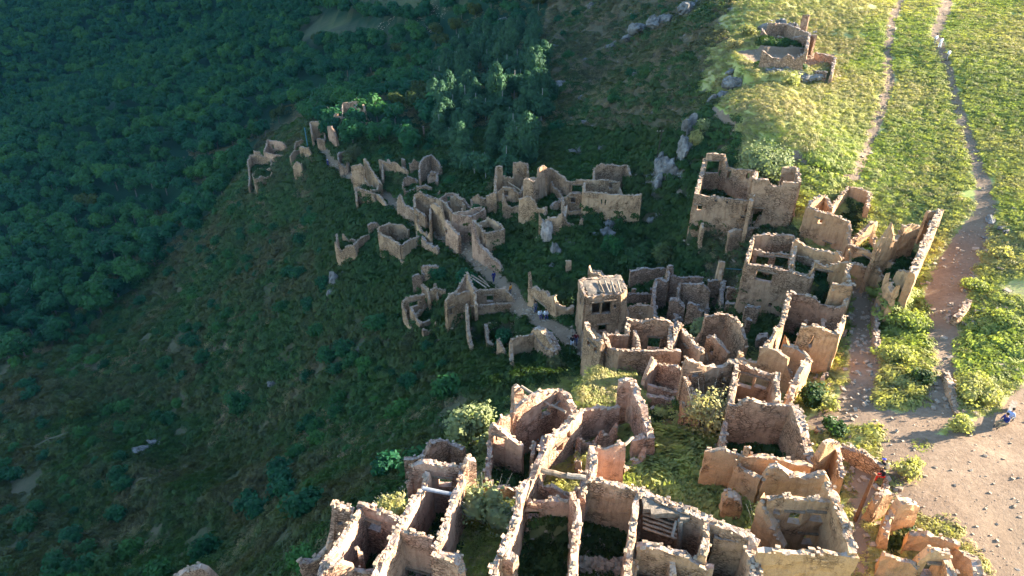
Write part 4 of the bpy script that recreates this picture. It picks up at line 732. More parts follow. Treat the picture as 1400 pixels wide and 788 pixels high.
def stones_top(cols,tops,t,seed,dens=1.):
    r=random.Random(seed+99); V=[];Fc=[]; n=int(len(cols)*2.0*dens)
    for _ in range(n):
        i=r.randrange(len(cols)-1) if len(cols)>1 else 0; u=r.random(); p=cols[i][1].lerp(cols[i+1][1],u); z=tops[i]*(1-u)+tops[i+1]*u; dv=cols[i][2]; o=r.uniform(-.42,.42)*t; s=r.uniform(.05,.13)
        add_stone(V,Fc,(p.x+dv.x*o,p.y+dv.y*o,z+s*.25),s*r.uniform(1,1.7),s,s*r.uniform(.4,.8),r,math.atan2(-dv.x,dv.y))
    return V,Fc
def spill(cols,t,seed,dens):
    "stones fallen at the wall's foot"
    r=random.Random(seed+7); V=[];Fc=[]
    for _ in range(int(len(cols)*dens)):
        c=cols[r.randrange(len(cols))]; o=r.choice((-1,1))*(t/2+abs(r.gauss(0,.7))+.1); x=c[1].x+c[2].x*o+r.uniform(-.3,.3); y=c[1].y+c[2].y*o+r.uniform(-.3,.3); s=r.uniform(.06,.2)
        add_stone(V,Fc,(x,y,gz(x,y)+s*.3),s*1.4,s,s*.7,r)
    return V,Fc
def tube(a,b,r0,r1=None,n=8,jit=0,rnd=random):
    a=Vector(a);b=Vector(b);d=(b-a);r1=r0 if r1 is None else r1
    q=d.to_track_quat('Z','Y').to_matrix();V=[];Fc=[];K=4
    for k in range(K+1):
        c=a+d*k/K; rr=r0+(r1-r0)*k/K
        if 0<k<K: c=c+Vector((rnd.uniform(-jit,jit),rnd.uniform(-jit,jit),rnd.uniform(-jit,jit)))
        for i in range(n):
            an=2*math.pi*i/n; V.append(tuple(c+q@Vector((math.cos(an)*rr,math.sin(an)*rr,0))))
    for k in range(K):
        for i in range(n): j=(i+1)%n; Fc.append((k*n+i,k*n+j,(k+1)*n+j,(k+1)*n+i))
    Fc.append(tuple(range(n))[::-1]); Fc.append(tuple(K*n+i for i in range(n))); return V,Fc
def local(V,o): return [(v[0]-o[0],v[1]-o[1],v[2]-o[2]) for v in V]
# low broken footings where a room's edge carries no standing wall
for b in BL:
    segs=[(Vector(w_['P'][i]).xy,Vector(w_['P'][i+1]).xy) for w_ in b['walls'] for i in range(len(w_['P'])-1)]
    def near_wall(p):
        for a_,c_ in segs:
            e=c_-a_; u=min(max((p-a_).dot(e)/max(e.length_squared,1e-6),0),1)
            if (p-a_-e*u).length<1.1: return True
        return False
    extra=[]
    for poly,fz in b['rooms']:
        for i in range(len(poly)):
            a_=Vector(poly[i]);c_=Vector(poly[(i+1)%len(poly)])
            if (c_-a_).xy.length<1.5 or (c_-a_).xy.length>16 or near_wall(a_.lerp(c_,.5).xy) : continue
            if max(gz(a_.x,a_.y),gz(c_.x,c_.y))>fz+3: continue
            h=min(1.9,max(.9,.36*(a_.z-fz))); P=[]
            for u in (0,.2,.4,.6,.8,1.): q=a_.lerp(c_,u); P.append((q.x,q.y,fz+h+(.9 if u in (0,1.) else random.uniform(-.5,.4))))
            extra.append(dict(P=P,j=.45,t=.6,op=[],mat=None,low=None))
    b['walls']+=extra[:4]
seed=0
for b in BL:
    o=b['o']; root=None
    multi=len(b['walls'])+len(b['beams'])+len(b['roofs'])
    root=empty(b['name'],o); tag(root,b['label'],b['cat'],b['group'])
    near=o[1]<75
    for wv in b['walls']:
        seed+=1
        V,Fc,UV,cols,tops,O,R=wall_mesh(wv['P'],wv['t'],wv['j'],wv['op'],seed)
        if not Fc: continue
        wo=link('wall',mesh('wall',local(V,o),Fc,UV),M[wv['mat'] or b['mat']],root)
        V2,F2=stones_top(cols,tops,wv['t'],seed,1.0 if wv['j']>.1 else .55)
        if F2: tag(link('coping_stones',mesh('coping_stones',local(V2,o),F2),M['copeg' if b['mat']=='grey' else 'cope'],wo),kind='stuff')
        V2,F2=spill(cols,wv['t'],seed,2.3)
        if F2: tag(link('fallen_stones',mesh('fallen_stones',local(V2,o),F2),M['stone'],wo),kind='stuff')
        for q in O:
            if q[1]-q[0]<.5: continue
            m=(q[0]+q[1])/2; c=min(cols,key=lambda c:abs(c[0]-m)); dv=c[2]; tv=Vector((dv.y,-dv.x)); hw=(q[1]-q[0])/2+.22
            LV=[];LF=[]
            for sg in (1,-1):
                p=Vector((c[1].x,c[1].y,q[3]+.07))+Vector((dv.x,dv.y,0))*(wv['t']/2-.03)*sg; n0=len(LV)
                for cc_ in CUBE:
                    z=cc_[2]*.07; a=cc_[0]*hw; e=cc_[1]*.09; LV.append((p.x+tv.x*a+dv.x*e,p.y+tv.y*a+dv.y*e,p.z+z))
                LF+=[tuple(n0+k for k in f) for f in CF]
            link('lintel',mesh('lintel',local(LV,o),LF),M['wood'],wo)
    for a,bb,r_,mt,nm in b['beams']:
        V,Fc=tube(a,bb,r_,r_*.85,8,.03); link(nm,mesh(nm,local(V,o),Fc),M[mt],root)
    for poly,th,mt,nm in b['roofs']:
        # lumpy earth roof: subdivided plan, irregular edge
        xs=[p[0] for p in poly];ys=[p[1] for p in poly];zt=poly[0][2];st=.35;V=[];Fc=[];cell={}
        gx=np.arange(min(xs),max(xs)+st,st);gy=np.arange(min(ys),max(ys)+st,st);vm={}
        def vv(i,j,top):
            if (i,j,top) not in vm:
                x,y=gx[i],gy[j];vm[i,j,top]=len(V);V.append((x+float(np_noise(i*.9,j*1.1,41))*.25,y+float(np_noise(i*1.1,j*.9,42))*.25,zt+(float(np_noise(x*1.4,y*1.4,43))*.22 if top else -th)))
            return vm[i,j,top]
        pl=[p[:2] for p in poly]; ins={(i,j) for i in range(len(gx)-1) for j in range(len(gy)-1) if bool(in_poly(gx[i]+st/2,gy[j]+st/2,pl))}
        for i,j in ins:
            Fc.append((vv(i,j,1),vv(i+1,j,1),vv(i+1,j+1,1),vv(i,j+1,1))); Fc.append((vv(i,j+1,0),vv(i+1,j+1,0),vv(i+1,j,0),vv(i,j,0)))
            for (di,dj,e) in ((-1,0,((i,j+1),(i,j))),(1,0,((i+1,j),(i+1,j+1))),(0,-1,((i,j),(i+1,j))),(0,1,((i+1,j+1),(i,j+1)))):
                if (i+di,j+dj) not in ins: a,c=e; Fc.append((vv(*a,0),vv(*c,0),vv(*c,1),vv(*a,1)))
        if Fc: link(nm,mesh(nm,local(V,o),Fc),M[mt],root)

# ---------------------------------------------------------------- vegetation
def leaf_quad(V,Fc,c,n,s,r,asp=1.7):
    n=n.normalized(); t=n.orthogonal().normalized(); a=r.uniform(0,6.3); b=n.cross(t); u=t*math.cos(a)+b*math.sin(a); v=n.cross(u); k=len(V)
    for x,y in ((-.5,0),(0,-.5),(.5,0),(0,.5)): q=c+u*(x*s*asp)+v*(y*s); V.append(tuple(q))
    Fc.append((k,k+1,k+2,k+3))
def lumpy(V,Fc,c,rx,ry,rz,r,ns=8,nr=5):
    k0=len(V); ph=r.random()*9
    for i in range(1,nr):
        th=math.pi*i/nr
        for j in range(ns):
            a=2*math.pi*j/ns; q=1+.3*float(np_noise(j*1.3+ph,i*1.7,3)); V.append((c[0]+rx*q*math.sin(th)*math.cos(a),c[1]+ry*q*math.sin(th)*math.sin(a),c[2]+rz*q*math.cos(th)))
    V.append((c[0],c[1],c[2]+rz)); V.append((c[0],c[1],c[2]-rz)); tp=len(V)-2;bt=len(V)-1
    for i in range(nr-2):
        for j in range(ns): a=k0+i*ns+j;b=k0+i*ns+(j+1)%ns; Fc.append((a,a+ns,b+ns,b))
    for j in range(ns): Fc.append((tp,k0+j,k0+(j+1)%ns)); Fc.append((bt,k0+(nr-2)*ns+(j+1)%ns,k0+(nr-2)*ns+j))
def crown_mesh(name,seed,R=3.,Hc=5.,lobes=11,leaves=620,ls=.5,base=1.6,slim=False):
    r=random.Random(seed);V=[];Fc=[];L=[]
    for i in range(lobes):
        if slim: z=base+Hc*(i+.5)/lobes; rr=R*(.35+.65*math.sin(math.pi*min(1,(i+1.2)/(lobes+1.)))) ; a=r.uniform(0,6.3); o=rr*.35; L.append((Vector((o*math.cos(a),o*math.sin(a),z)),rr*.75))
        else:
            a=r.uniform(0,6.3); e=r.random()**.5; z=base+Hc*(.25+.6*r.random()*(1-.55*e)); L.append((Vector((R*.62*e*math.cos(a),R*.62*e*math.sin(a),z)),R*r.uniform(.32,.5)))
    for c,q in L: lumpy(V,Fc,c,q*.72,q*.72,q*.7*(1.5 if slim else 1),r,6,4)
    per=leaves//lobes
    for c,q in L:
        for _ in range(per):
            d=Vector((r.gauss(0,1),r.gauss(0,1),r.gauss(0,1)+.45)).normalized(); q2=q*r.uniform(.72,1.08)
            p=c+Vector((d.x*q2,d.y*q2,d.z*q2*(1.5 if slim else .9))); n=(d+Vector((r.uniform(-.7,.7),r.uniform(-.7,.7),r.uniform(-.3,.9))))
            leaf_quad(V,Fc,p,n,ls*r.uniform(.6,1.3),r)
    return mesh(name,V,Fc)
def trunk_mesh(name,h,r0,seed,limbs=4):
    r=random.Random(seed);V,Fc=tube((0,0,-.6),(r.uniform(-.2,.2),r.uniform(-.2,.2),h),r0,r0*.35,7,.08,r)
    for _ in range(limbs):
        z=h*r.uniform(.4,.85);a=r.uniform(0,6.3);v,f=tube((0,0,z),(math.cos(a)*h*.28,math.sin(a)*h*.28,z+h*.3),r0*.4,r0*.12,5,.05,r);k=len(V);V+=v;Fc+=[tuple(k+i for i in q) for q in f]
    return mesh(name,V,Fc)
def mk(me,m): me.materials.append(m); return me
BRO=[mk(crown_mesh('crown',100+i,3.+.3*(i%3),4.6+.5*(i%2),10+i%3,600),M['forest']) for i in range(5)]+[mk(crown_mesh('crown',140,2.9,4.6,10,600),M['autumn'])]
POP=[mk(crown_mesh('crown',160+i,2.3,8.+i,14,1700,.32,.2,True),M['poplar']) for i in range(2)]+[mk(crown_mesh('crown',170+i,2.6,7.5,14,1500,.36,.4),M['poplar']) for i in range(3)]
TRB=mk(trunk_mesh('trunk',4.6,.2,5),M['bark']); TRP=mk(trunk_mesh('trunk',6.2,.15,6,0),M['palebark'])
def tree(name,label,cat,group,cm,tm,x,y,s,rz,sz=None):
    z=gz(x,y)-.1; t=empty(name,(x,y,z),rz); t.scale=(s,s,sz or s); tag(t,label,cat,group)
    c=bpy.data.objects.new('crown',cm); COL.objects.link(c); c.parent=t
    k=bpy.data.objects.new('trunk',tm); COL.objects.link(k); k.parent=t
    return t,c
def scatter(name,P,sc,src,label=None,kind='stuff',tilt=0.):
    "one object of countless alike growths"
    n=len(P)
    if n==0: return
    me=bpy.data.meshes.new(name); me.vertices.add(n); me.vertices.foreach_set('co',np.asarray(P,np.float32).ravel())
    a=me.attributes.new('sc','FLOAT','POINT'); a.data.foreach_set('value',np.asarray(sc,np.float32))
    a=me.attributes.new('rot','FLOAT_VECTOR','POINT'); rr=np.zeros((n,3),np.float32); rr[:,2]=rng.uniform(0,6.283,n); rr[:,:2]=rng.uniform(-tilt,tilt,(n,2)); a.data.foreach_set('vector',rr.ravel()); me.update()
    o=link(name,me,None)
    g=bpy.data.node_groups.new(name,'GeometryNodeTree'); g.interface.new_socket('Geometry',in_out='INPUT',socket_type='NodeSocketGeometry'); g.interface.new_socket('Geometry',in_out='OUTPUT',socket_type='NodeSocketGeometry')
    N=g.nodes; gi=N.new('NodeGroupInput');go=N.new('NodeGroupOutput');ip=N.new('GeometryNodeInstanceOnPoints');oi=N.new('GeometryNodeObjectInfo');oi.inputs['Object'].default_value=src;oi.transform_space='ORIGINAL'
    na=N.new('GeometryNodeInputNamedAttribute');na.data_type='FLOAT';na.inputs[0].default_value='sc';nr=N.new('GeometryNodeInputNamedAttribute');nr.data_type='FLOAT_VECTOR';nr.inputs[0].default_value='rot'
    e2=N.new('FunctionNodeEulerToRotation')
    K=g.links.new; K(gi.outputs[0],ip.inputs['Points']);K(oi.outputs['Geometry'],ip.inputs['Instance']);K(na.outputs[0],ip.inputs['Scale']);K(nr.outputs[0],e2.inputs[0]);K(e2.outputs[0],ip.inputs['Rotation']);K(ip.outputs[0],go.inputs[0])
    md=o.modifiers.new('scatter','NODES'); md.node_group=g; tag(o,label,None,None,kind); return o
def world_pts(n,x0,x1,y0,y1,mind=0,maxd=900,pad=.12):
    x=rng.uniform(x0,x1,n);y=rng.uniform(y0,y1,n);z=ground(x,y);px,py,dp=project(x,y,z)
    k=(dp>mind)&(dp<maxd)&(px>-1400*pad)&(px<1400*(1+pad))&(py>-788*pad)&(py<788*(1+pad))
    return x[k],y[k],z[k],px[k],py[k],dp[k]
def thin(x,y,dmin):
    "keep a rough spacing"
    o=rng.permutation(len(x)); cell={}; keep=[]
    for i in o:
        c=(int(x[i]//dmin),int(y[i]//dmin)); ok=True
        for a in (-1,0,1):
            for b in (-1,0,1):
                for j in cell.get((c[0]+a,c[1]+b),()):
                    if (x[i]-x[j])**2+(y[i]-y[j])**2<dmin*dmin: ok=False;break
                if not ok: break
            if not ok: break
        if ok: keep.append(i); cell.setdefault(c,[]).append(i)
    return np.array(keep,int)
FOR1=[(-900,172),(0,168),(150,148),(290,20),(320,-120),(765,-120),(748,10),(700,45),(700,80),(640,80),(590,190),(560,215),(500,190),(470,215),(452,190),(415,160),(352,195),(330,240),(262,330),(150,425),(60,490),(-900,560)]
CLEAR=[(388,28),(470,0),(575,-20),(700,10),(700,60),(560,30),(490,62),(400,62)]
POPL=[(588,110),(650,60),(735,45),(755,130),(742,200),(700,268),(650,262),(600,200)]
x,y,z,px,py,dp=world_pts(60000,-420,120,60,420,120,330,.2)
m=in_poly(px,py,FOR1)&~(in_poly(px,py,C1)|in_poly(px,py,C2))&~in_poly(px,py,POPL); x,y,z,px,py,dp=[a[m] for a in (x,y,z,px,py,dp)]
k=thin(x,y,5.5); x,y,z,px,py,dp=[a[k] for a in (x,y,z,px,py,dp)]
o=np.argsort(dp); inframe=(px>0)&(px<1400)&(py>0)&(py<788); o=np.r_[o[inframe[o]],o[~inframe[o]]]
src=None
for q,i in enumerate(o[:255]):
    yel=(px[i]>540 and rng.random()<.25) or rng.random()<.02
    s=rng.uniform(1.0,1.4)*(1.0 if px[i]<480 else .85)
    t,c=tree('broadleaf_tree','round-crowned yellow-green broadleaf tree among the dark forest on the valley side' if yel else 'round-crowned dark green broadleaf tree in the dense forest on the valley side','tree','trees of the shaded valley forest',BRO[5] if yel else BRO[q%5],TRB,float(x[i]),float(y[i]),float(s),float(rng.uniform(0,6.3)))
    if q<5: src=(src or [])+[c]
rest=o[255:]
for v in range(5):
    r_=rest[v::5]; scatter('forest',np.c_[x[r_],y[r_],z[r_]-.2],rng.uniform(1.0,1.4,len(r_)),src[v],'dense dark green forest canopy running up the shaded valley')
x,y,z,px,py,dp=world_pts(70000,-800,-60,250,900,330,1000,.15)
k=thin(x,y,5.4); 
for v in range(3): r_=k[v::3]; scatter('forest',np.c_[x[r_],y[r_],z[r_]-.2],rng.uniform(.95,1.5,len(r_)),src[v],'distant blue-green forest on the opposite valley side')
# poplars
x,y,z,px,py,dp=world_pts(30000,-60,60,90,260,90,300,.05)
m=in_poly(px,py,POPL); x,y,z,px,py,dp=[a[m] for a in (x,y,z,px,py,dp)]; k=thin(x,y,2.5)[:120]
for q,i in enumerate(k): s=float(rng.uniform(.85,1.2)); tree('poplar_tree','slender grey-green poplar in the dense grove above the ruined village','tree','poplars in the grove above the village',POP[(q*3)%5],TRP,float(x[i]),float(y[i]),s,float(rng.uniform(0,6.3)),s*float(rng.uniform(.8,1.1)))
# leafy clumps
def clump(name,seed,n,hw,hh,ls,mat,up=.6,stalk=True):
    r=random.Random(seed);V=[];Fc=[]
    for _ in range(n):
        a=r.uniform(0,6.3);e=r.random()**.6*hw;z=hh*r.random()**.7*(1.1-.5*e/hw); d=Vector((math.cos(a),math.sin(a),up+r.uniform(-.4,.6)))
        leaf_quad(V,Fc,Vector((e*math.cos(a),e*math.sin(a),z)),d,ls*r.uniform(.6,1.4),r,1.9)
    return mk(mesh(name,V,Fc),mat)
def put(name,me,x,y,s,label,cat,group=None):
    o=bpy.data.objects.new(name,me); COL.objects.link(o); o.location=(x,y,gz(x,y)-.05); o.scale=(s,s,s); o.rotation_euler=(0,0,random.uniform(0,6)); tag(o,label,cat,group); return o
def bush_mesh(seed,R,Hc,n,ls,mat,lob=9,core=.62):
    r=random.Random(seed);V=[];Fc=[];L=[]
    for i in range(lob): a=r.uniform(0,6.3);e=r.random()**.6; L.append((Vector((R*.6*e*math.cos(a),R*.6*e*math.sin(a),Hc*(.35+.4*r.random()*(1-.5*e)))),R*r.uniform(.3,.48)))
    for c,q in L: lumpy(V,Fc,c,q*core,q*core,q*core*Hc/R*.8,r,6,4)
    for c,q in L:
        for _ in range(n//lob):
            d=Vector((r.gauss(0,1),r.gauss(0,1),r.gauss(0,1)+.4)).normalized();q2=q*r.uniform(.6,1.2);leaf_quad(V,Fc,c+Vector((d.x*q2,d.y*q2,d.z*q2*Hc/R*.9)),d+Vector((r.uniform(-.8,.8),r.uniform(-.8,.8),r.uniform(-.2,.9))),ls*r.uniform(.5,1.3),r,1.7)
    return mk(mesh('foliage',V,Fc),mat)
def stems(R,Hc,n,seed,mat,r0=.03):
    r=random.Random(seed);V=[];Fc=[]
    for _ in range(n):
        a=r.uniform(0,6.3);e=r.uniform(.3,1.);v,f=tube((0,0,-.3),(R*e*math.cos(a),R*e*math.sin(a),Hc*r.uniform(.7,1.1)),r0,r0*.3,5,.06,r);k=len(V);V+=v;Fc+=[tuple(k+i for i in q) for q in f]
    return mk(mesh('stems',V,Fc),mat)
def shrub(px,py,wm,hm,mat,label,n=900,ls=.22,twigs=False,cat='bush',name='shrub',lob=10,core=.62):
    "px,py: foot of the bush"
    p=land(px,py); e=empty(name,(p[0],p[1],p[2]-.1),random.uniform(0,6)); tag(e,label,cat)
    sd=int(px*7+py); link('foliage',bush_mesh(sd,wm/2,hm,n,ls,M[mat],lob,core),None,e); link('stems',stems(wm/2*(1.0 if twigs else .6),hm*(1.05 if twigs else .8),26 if twigs else 8,sd,M['palebark' if twigs else 'bark'],.02 if twigs else .04),None,e); return e
shrub(648,612,5.2,4.6,'olive','large round green bush growing against the left side of the round-ended house',1500,.26)
shrub(668,716,5.4,3.6,'olive','foreground bush inside a walled room, bare pale twigs along its crown',900,.2,True)
shrub(962,592,4.6,4.8,'dry','tall pale olive bush with wispy twiggy top in the middle of the sunlit rooms',1500,.17,True,core=.4)
shrub(952,462,2.6,2.6,'olive','small pale round bush glowing in sunlight between shaded walls',700,.18)
shrub(1048,243,8.5,4.8,'olive','wide spreading pale green tree leaning over the roofless walls of the big pale house',2600,.24,False,'tree','spreading_tree',16)
shrub(1040,735,3.6,2.8,'dry','grey-green dry bush beside the sloping mud wall at lower right',1000,.15,True,core=.4)
shrub(1333,545,4.2,1.9,'weed','large bright green fern-like bush at the edge of the dirt yard',1500,.16)
shrub(1312,588,2.2,1.4,'weed','smaller bright bush at the track foot below the large fern-like one',500,.15)
shrub(1104,552,2.8,2.4,'lush','dark round bush under the sunlit two-storey corner',800,.2)
shrub(1142,590,2.8,1.2,'lush','low bush growing in the ringed weed pit',500,.17)
shrub(1126,560,2.2,1.6,'weed','light green bush between the dark round bush and the dirt lane',500,.17)
shrub(1238,648,2.6,1.4,'weed','low weedy bush beside the terrace parapet and dirt yard',500,.16)
shrub(538,705,3.0,1.7,'dry','yellowish scraggly shrub on the slope behind the narrow foreground room',600,.17,True,core=.4)
shrub(950,205,2.6,3.2,'dry','golden shrub covering the rocky knob at the shadow edge',900,.2,core=.5)
shrub(1003,68,3.4,2.2,'dry','golden shrub at the left tip of the bare hilltop plateau',700,.2,core=.5)
shrub(1022,48,3.2,2.0,'dry','golden shrub behind the sunken hilltop enclosure',600,.2,core=.5)
shrub(984,118,3.0,1.8,'dry','low golden shrub on the shadow edge below the plateau',600,.2,core=.5)
shrub(962,178,2.6,2.0,'olive','olive shrub on the sunny side of the rocky knob',600,.2,core=.5)
shrub(1085,118,3.0,1.6,'weed','green shrub on the slope below the plateau edge',600,.18)
shrub(436,58,8,4.5,'autumn','yellow-green thicket at the foot of the far terraced clearing',800,.5)
shrub(410,96,8,6,'poplar','pale bluish willow-like tree in the valley forest below the clearing',1200,.45,False,'tree','small_tree')
shrub(800,645,2.6,2.2,'weed','bright leafy bush between the jagged lit wall and the round-ended house',800,.2)
shrub(1240,450,4.5,1.9,'weed','broad tangle of tall light green weeds right of the dirt lane',1800,.17)
shrub(1225,492,3.6,1.5,'weed','second tangle of tall weeds downhill of the broad one',1200,.17)
shrub(1260,520,2.4,1.3,'lush','darker patch-like bush on the slope above the yard',500,.17)
shrub(870,372,5.5,4.2,'scrub','dark leafy tree at the base of the rock face under the pale high-fronted house',1500,.28,False,'tree','small_tree')
shrub(835,350,3.6,3.4,'forest','mid green tree at the left end of the dark thicket under the rock face',1100,.26,False,'tree','small_tree')
shrub(908,362,4.4,3.,'scrub','rounded dark thicket beside the stony gully below the big pale house',1200,.26)
shrub(640,395,4.5,3.4,'forest','bushy dark tree below the retaining wall of the footpath',1200,.28,False,'tree','small_tree')
shrub(600,385,3.4,2.6,'forest','second dark bush left of the one below the footpath wall',900,.28)
shrub(655,300,4,3.0,'forest','dense dark bush behind the cube-like house corner',900,.3)
shrub(485,225,6,5.,'scrub','big rounded tree hanging over the upper footpath',1400,.34,False,'tree','small_tree')
shrub(770,425,3.6,3.,'lush','dark bush above the overgrown arch',900,.24)
shrub(760,505,2.6,1.7,'scrub','low thorny bush on the path edge below two walkers',600,.2)
shrub(1370,350,2.6,1.0,'weed','round bright bush among pale ledges at the right edge',700,.17)
shrub(1330,395,3.0,1.1,'weed','bright bush beside the steep stony track, upper one',900,.17)
shrub(1378,440,3.2,1.1,'weed','long bright bush on the stony slope at the right edge',900,.17)
shrub(345,415,4.5,3.0,'scrub','isolated yellow-green shrub on the dark left slope',700,.3)
shrub(115,570,7,4.5,'autumn','largest yellowish bush low on the left slope',1100,.4)
shrub(330,560,6,4.,'forest','dark rounded bush in the middle of the left slope',1000,.36)
def dmy(): pass
W1=clump('weed_clump',1,150,.65,.26,.10,M['weed'],1.0);W2=clump('nettle_clump',2,150,.6,.55,.12,M['lush']);W3=clump('dry_tuft',3,80,.45,.35,.07,M['dry'],1.2);W3b=clump('dry_tuft',13,80,.45,.35,.07,M['dryshade'],1.2);W4=clump('scrub_clump',4,120,.9,.55,.15,M['scrub']);W5=clump('weed_clump',5,150,.75,.13,.09,M['weed'],1.3)
BS=bush_mesh(77,1.6,1.9,620,.22,M['scrub']); BS2=bush_mesh(78,1.9,2.0,620,.25,M['forest'])
def pl(name,me,px,py,s,label,cat): p=land(px,py); return put(name,me,p[0],p[1],s,label,cat)
S1=pl('weed_clump',W1,1190,330,1.3,'bright green weed clump beside the long broken wall at right','weeds'); S2=pl('nettle_clump',W2,740,770,1.3,'clump of pale nettles at the bottom of the nettle-floored room','nettles'); S3=pl('dry_tuft',W3,1180,60,1.3,'yellow dry grass tuft on the sunlit hilltop','grass tuft')
S3b=pl('dry_tuft',W3b,870,110,1.3,'shade-toned brown grass tuft on the shaded slope beside a brown scar','grass tuft')
S4=pl('scrub_clump',W4,455,640,1.4,'low scrub clump on the shaded slope left of the foreground houses','scrub'); S5=pl('weed_clump',W5,1265,610,1.2,'small weed patch in the dirt yard near the parapet','weeds')
S6=put('scrub_bush',BS,*land(565,470)[:2],1.0,'rounded scrub bush on the slope under the lowest small house','bush'); S7=put('scrub_bush',BS2,*land(690,470)[:2],1.,'dark bush beside the stepped house foot','bush')
def gridval(A,x,y):
    i=np.clip(np.searchsorted(GX,x)-1,0,len(GX)-2);j=np.clip(np.searchsorted(GY,y)-1,0,len(GY)-2); return A[j,i]
x,y,z,px,py,dp=world_pts(400000,-120,130,20,260,20,260,.1)
dens=np.clip(1.4*(60/np.maximum(dp,40))**1.2,.08,1); u=rng.random(len(x))
D=gridval(dirt,x,y);rm=gridval(roomm.astype(float),x,y)>0;lu=gridval(lush,x,y);rk=gridval(rock,x,y);dr=gridval(dry,x,y);nn=np_noise(x/5,y/5,51)+.5*np_noise(x/1.6,y/1.6,52)
sz=np.clip((dp/60)**.7,1.0,1.9)
lsl=in_poly(px,py,[(60,500),(330,330),(640,560),(560,700),(440,900),(-900,900),(-900,560)])
ok=(u<dens)&(D<.3)&((lu>.5)|rm|(rng.random(len(x))<.65))&(nn>np.where(lsl,-.3,-.5))&(rng.random(len(x))>rk*.8)
def go(name,mask,src,s,label):
    k=np.nonzero(mask)[0]; scatter(name,np.c_[x[k],y[k],z[k]-.05],(np.where((lu[k]>.5),np.minimum(sz[k],1.25),sz[k])*rng.uniform(.6,1.25,len(k))*s),src,label,tilt=.25)
steepw=gridval(steep.astype(float),x,y)>0
sunny=(lu>.5)&~rm&ok&~(steepw&(nn<-.3)); v=rng.random(len(x))
dryp=in_poly(px,py,[(960,60),(1010,-40),(1200,-40),(1180,60),(1120,140),(1130,300),(1080,280),(960,230)])
go('weeds',sunny&~dryp&(v<.3),S1,.95,'bright green weeds and grass on the sunlit slope'); go('weeds',sunny&~dryp&(v>.3)&(v<.88),S5,1.1,'low green ground cover on the sunlit slope'); go('dry_grass',sunny&((v>.88)|(dryp&(v>.45))),S3,1.1,'yellow dry grass on the hilltop'); go('weeds',sunny&dryp&(v<.45),S5,.8,'sparse weeds on the hilltop')
go('nettles',rm&ok&(lu>-1)&(v<.9),S2,.95,'dark green nettles filling the floors of the roofless rooms')
vill=in_poly(px,py,[(420,180),(960,180),(960,420),(1100,430),(1000,500),(800,520),(640,540),(540,470),(440,370)])
go('nettles',(lu<.5)&~rm&ok&vill&(v<.8),S2,1.25,'shaded green undergrowth between the ruins')
go('scrub',(lu<.5)&~rm&ok&~vill&~in_poly(px,py,FOR1)&~in_poly(px,py,POPL)&(v<np.where((dr>.6)|in_poly(px,py,[(640,-20),(1010,-20),(960,150),(900,320),(740,300),(620,100)]),.28,.7)),S4,.8,'low dark scrub covering the shaded slopes')
go('dry_grass',(lu<.5)&~rm&ok&~vill&(dr>.35)&(v>.45),S3b,1.1,'brownish dry grass on the shaded slopes')
tallp=in_poly(px,py,[(1195,400),(1235,395),(1280,430),(1283,500),(1265,560),(1215,598),(1190,600),(1207,530),(1203,450)])|in_poly(px,py,[(1350,430),(1400,440),(1400,480),(1340,540),(1310,540),(1320,470)])|in_poly(px,py,[(1110,200),(1150,240),(1100,320),(1090,300),(1092,240)])
go('tall_weeds',tallp&(D<.5)&(v<.6),S1,1.5,'tall tangled bright weeds right of the dirt lane')
midp=in_poly(px,py,[(830,640),(880,590),(900,600),(960,610),(990,640),(1000,690),(1010,720),(960,690),(880,660),(825,650)])&~rm
go('tall_weeds',midp&(v<.85),S1,2.2,'tall pale weeds filling the sunlit gap between the foreground houses')
mnd=in_poly(x,y,MNDW)
go('dry_grass',mnd,S3,1.2,'dry golden grass on the turf mound')
clrp=(in_poly(px,py,C1)|in_poly(px,py,C2))&(dp>150); go('meadow_grass',clrp&(v<.9),S4,1.0,'meadow grass of the far terraced clearing')
# bushes dotted over the left slope
x,y,z,px,py,dp=world_pts(26000,-330,40,10,330,30,330,.15)
LS=[(340,235),(255,330),(150,420),(55,490),(-900,540),(-900,900),(415,900),(560,690),(640,560),(620,480),(520,440),(440,370),(455,300),(350,270)]
m=in_poly(px,py,LS)&((np_noise(x/22,y/22,61)+.4*np_noise(x/7,y/7,62))*1.6+.1+.5*((py<520)|(px<200))>rng.random(len(x))*.9)
m|=in_poly(px,py,[(-900,440),(60,430),(260,320),(345,240),(330,330),(190,430),(60,560),(-900,640)])
m|=in_poly(px,py,[(440,0),(1000,-20),(950,200),(740,240),(700,60)])&(rng.random(len(x))<.035)
m|=in_poly(px,py,[(420,170),(640,180),(700,270),(480,250)])&(rng.random(len(x))<.5)&(dist_line(x,y,PATH)>2.5)
m&=~(gridval(roomm.astype(float),x,y)>0)
x,y,z,px,py,dp=[a[m] for a in (x,y,z,px,py,dp)]; k=thin(x,y,2.6)
scatter('scrub_bushes',np.c_[x[k],y[k],z[k]-.2][0::2],rng.uniform(.5,1.4,len(k[0::2])),S6,'bushes crowding the shaded left slope'); scatter('scrub_bushes',np.c_[x[k],y[k],z[k]-.2][1::2],rng.uniform(.5,1.4,len(k[1::2])),S7,'darker bushes crowding the shaded left slope')
print('counts',len(k),len(rest))
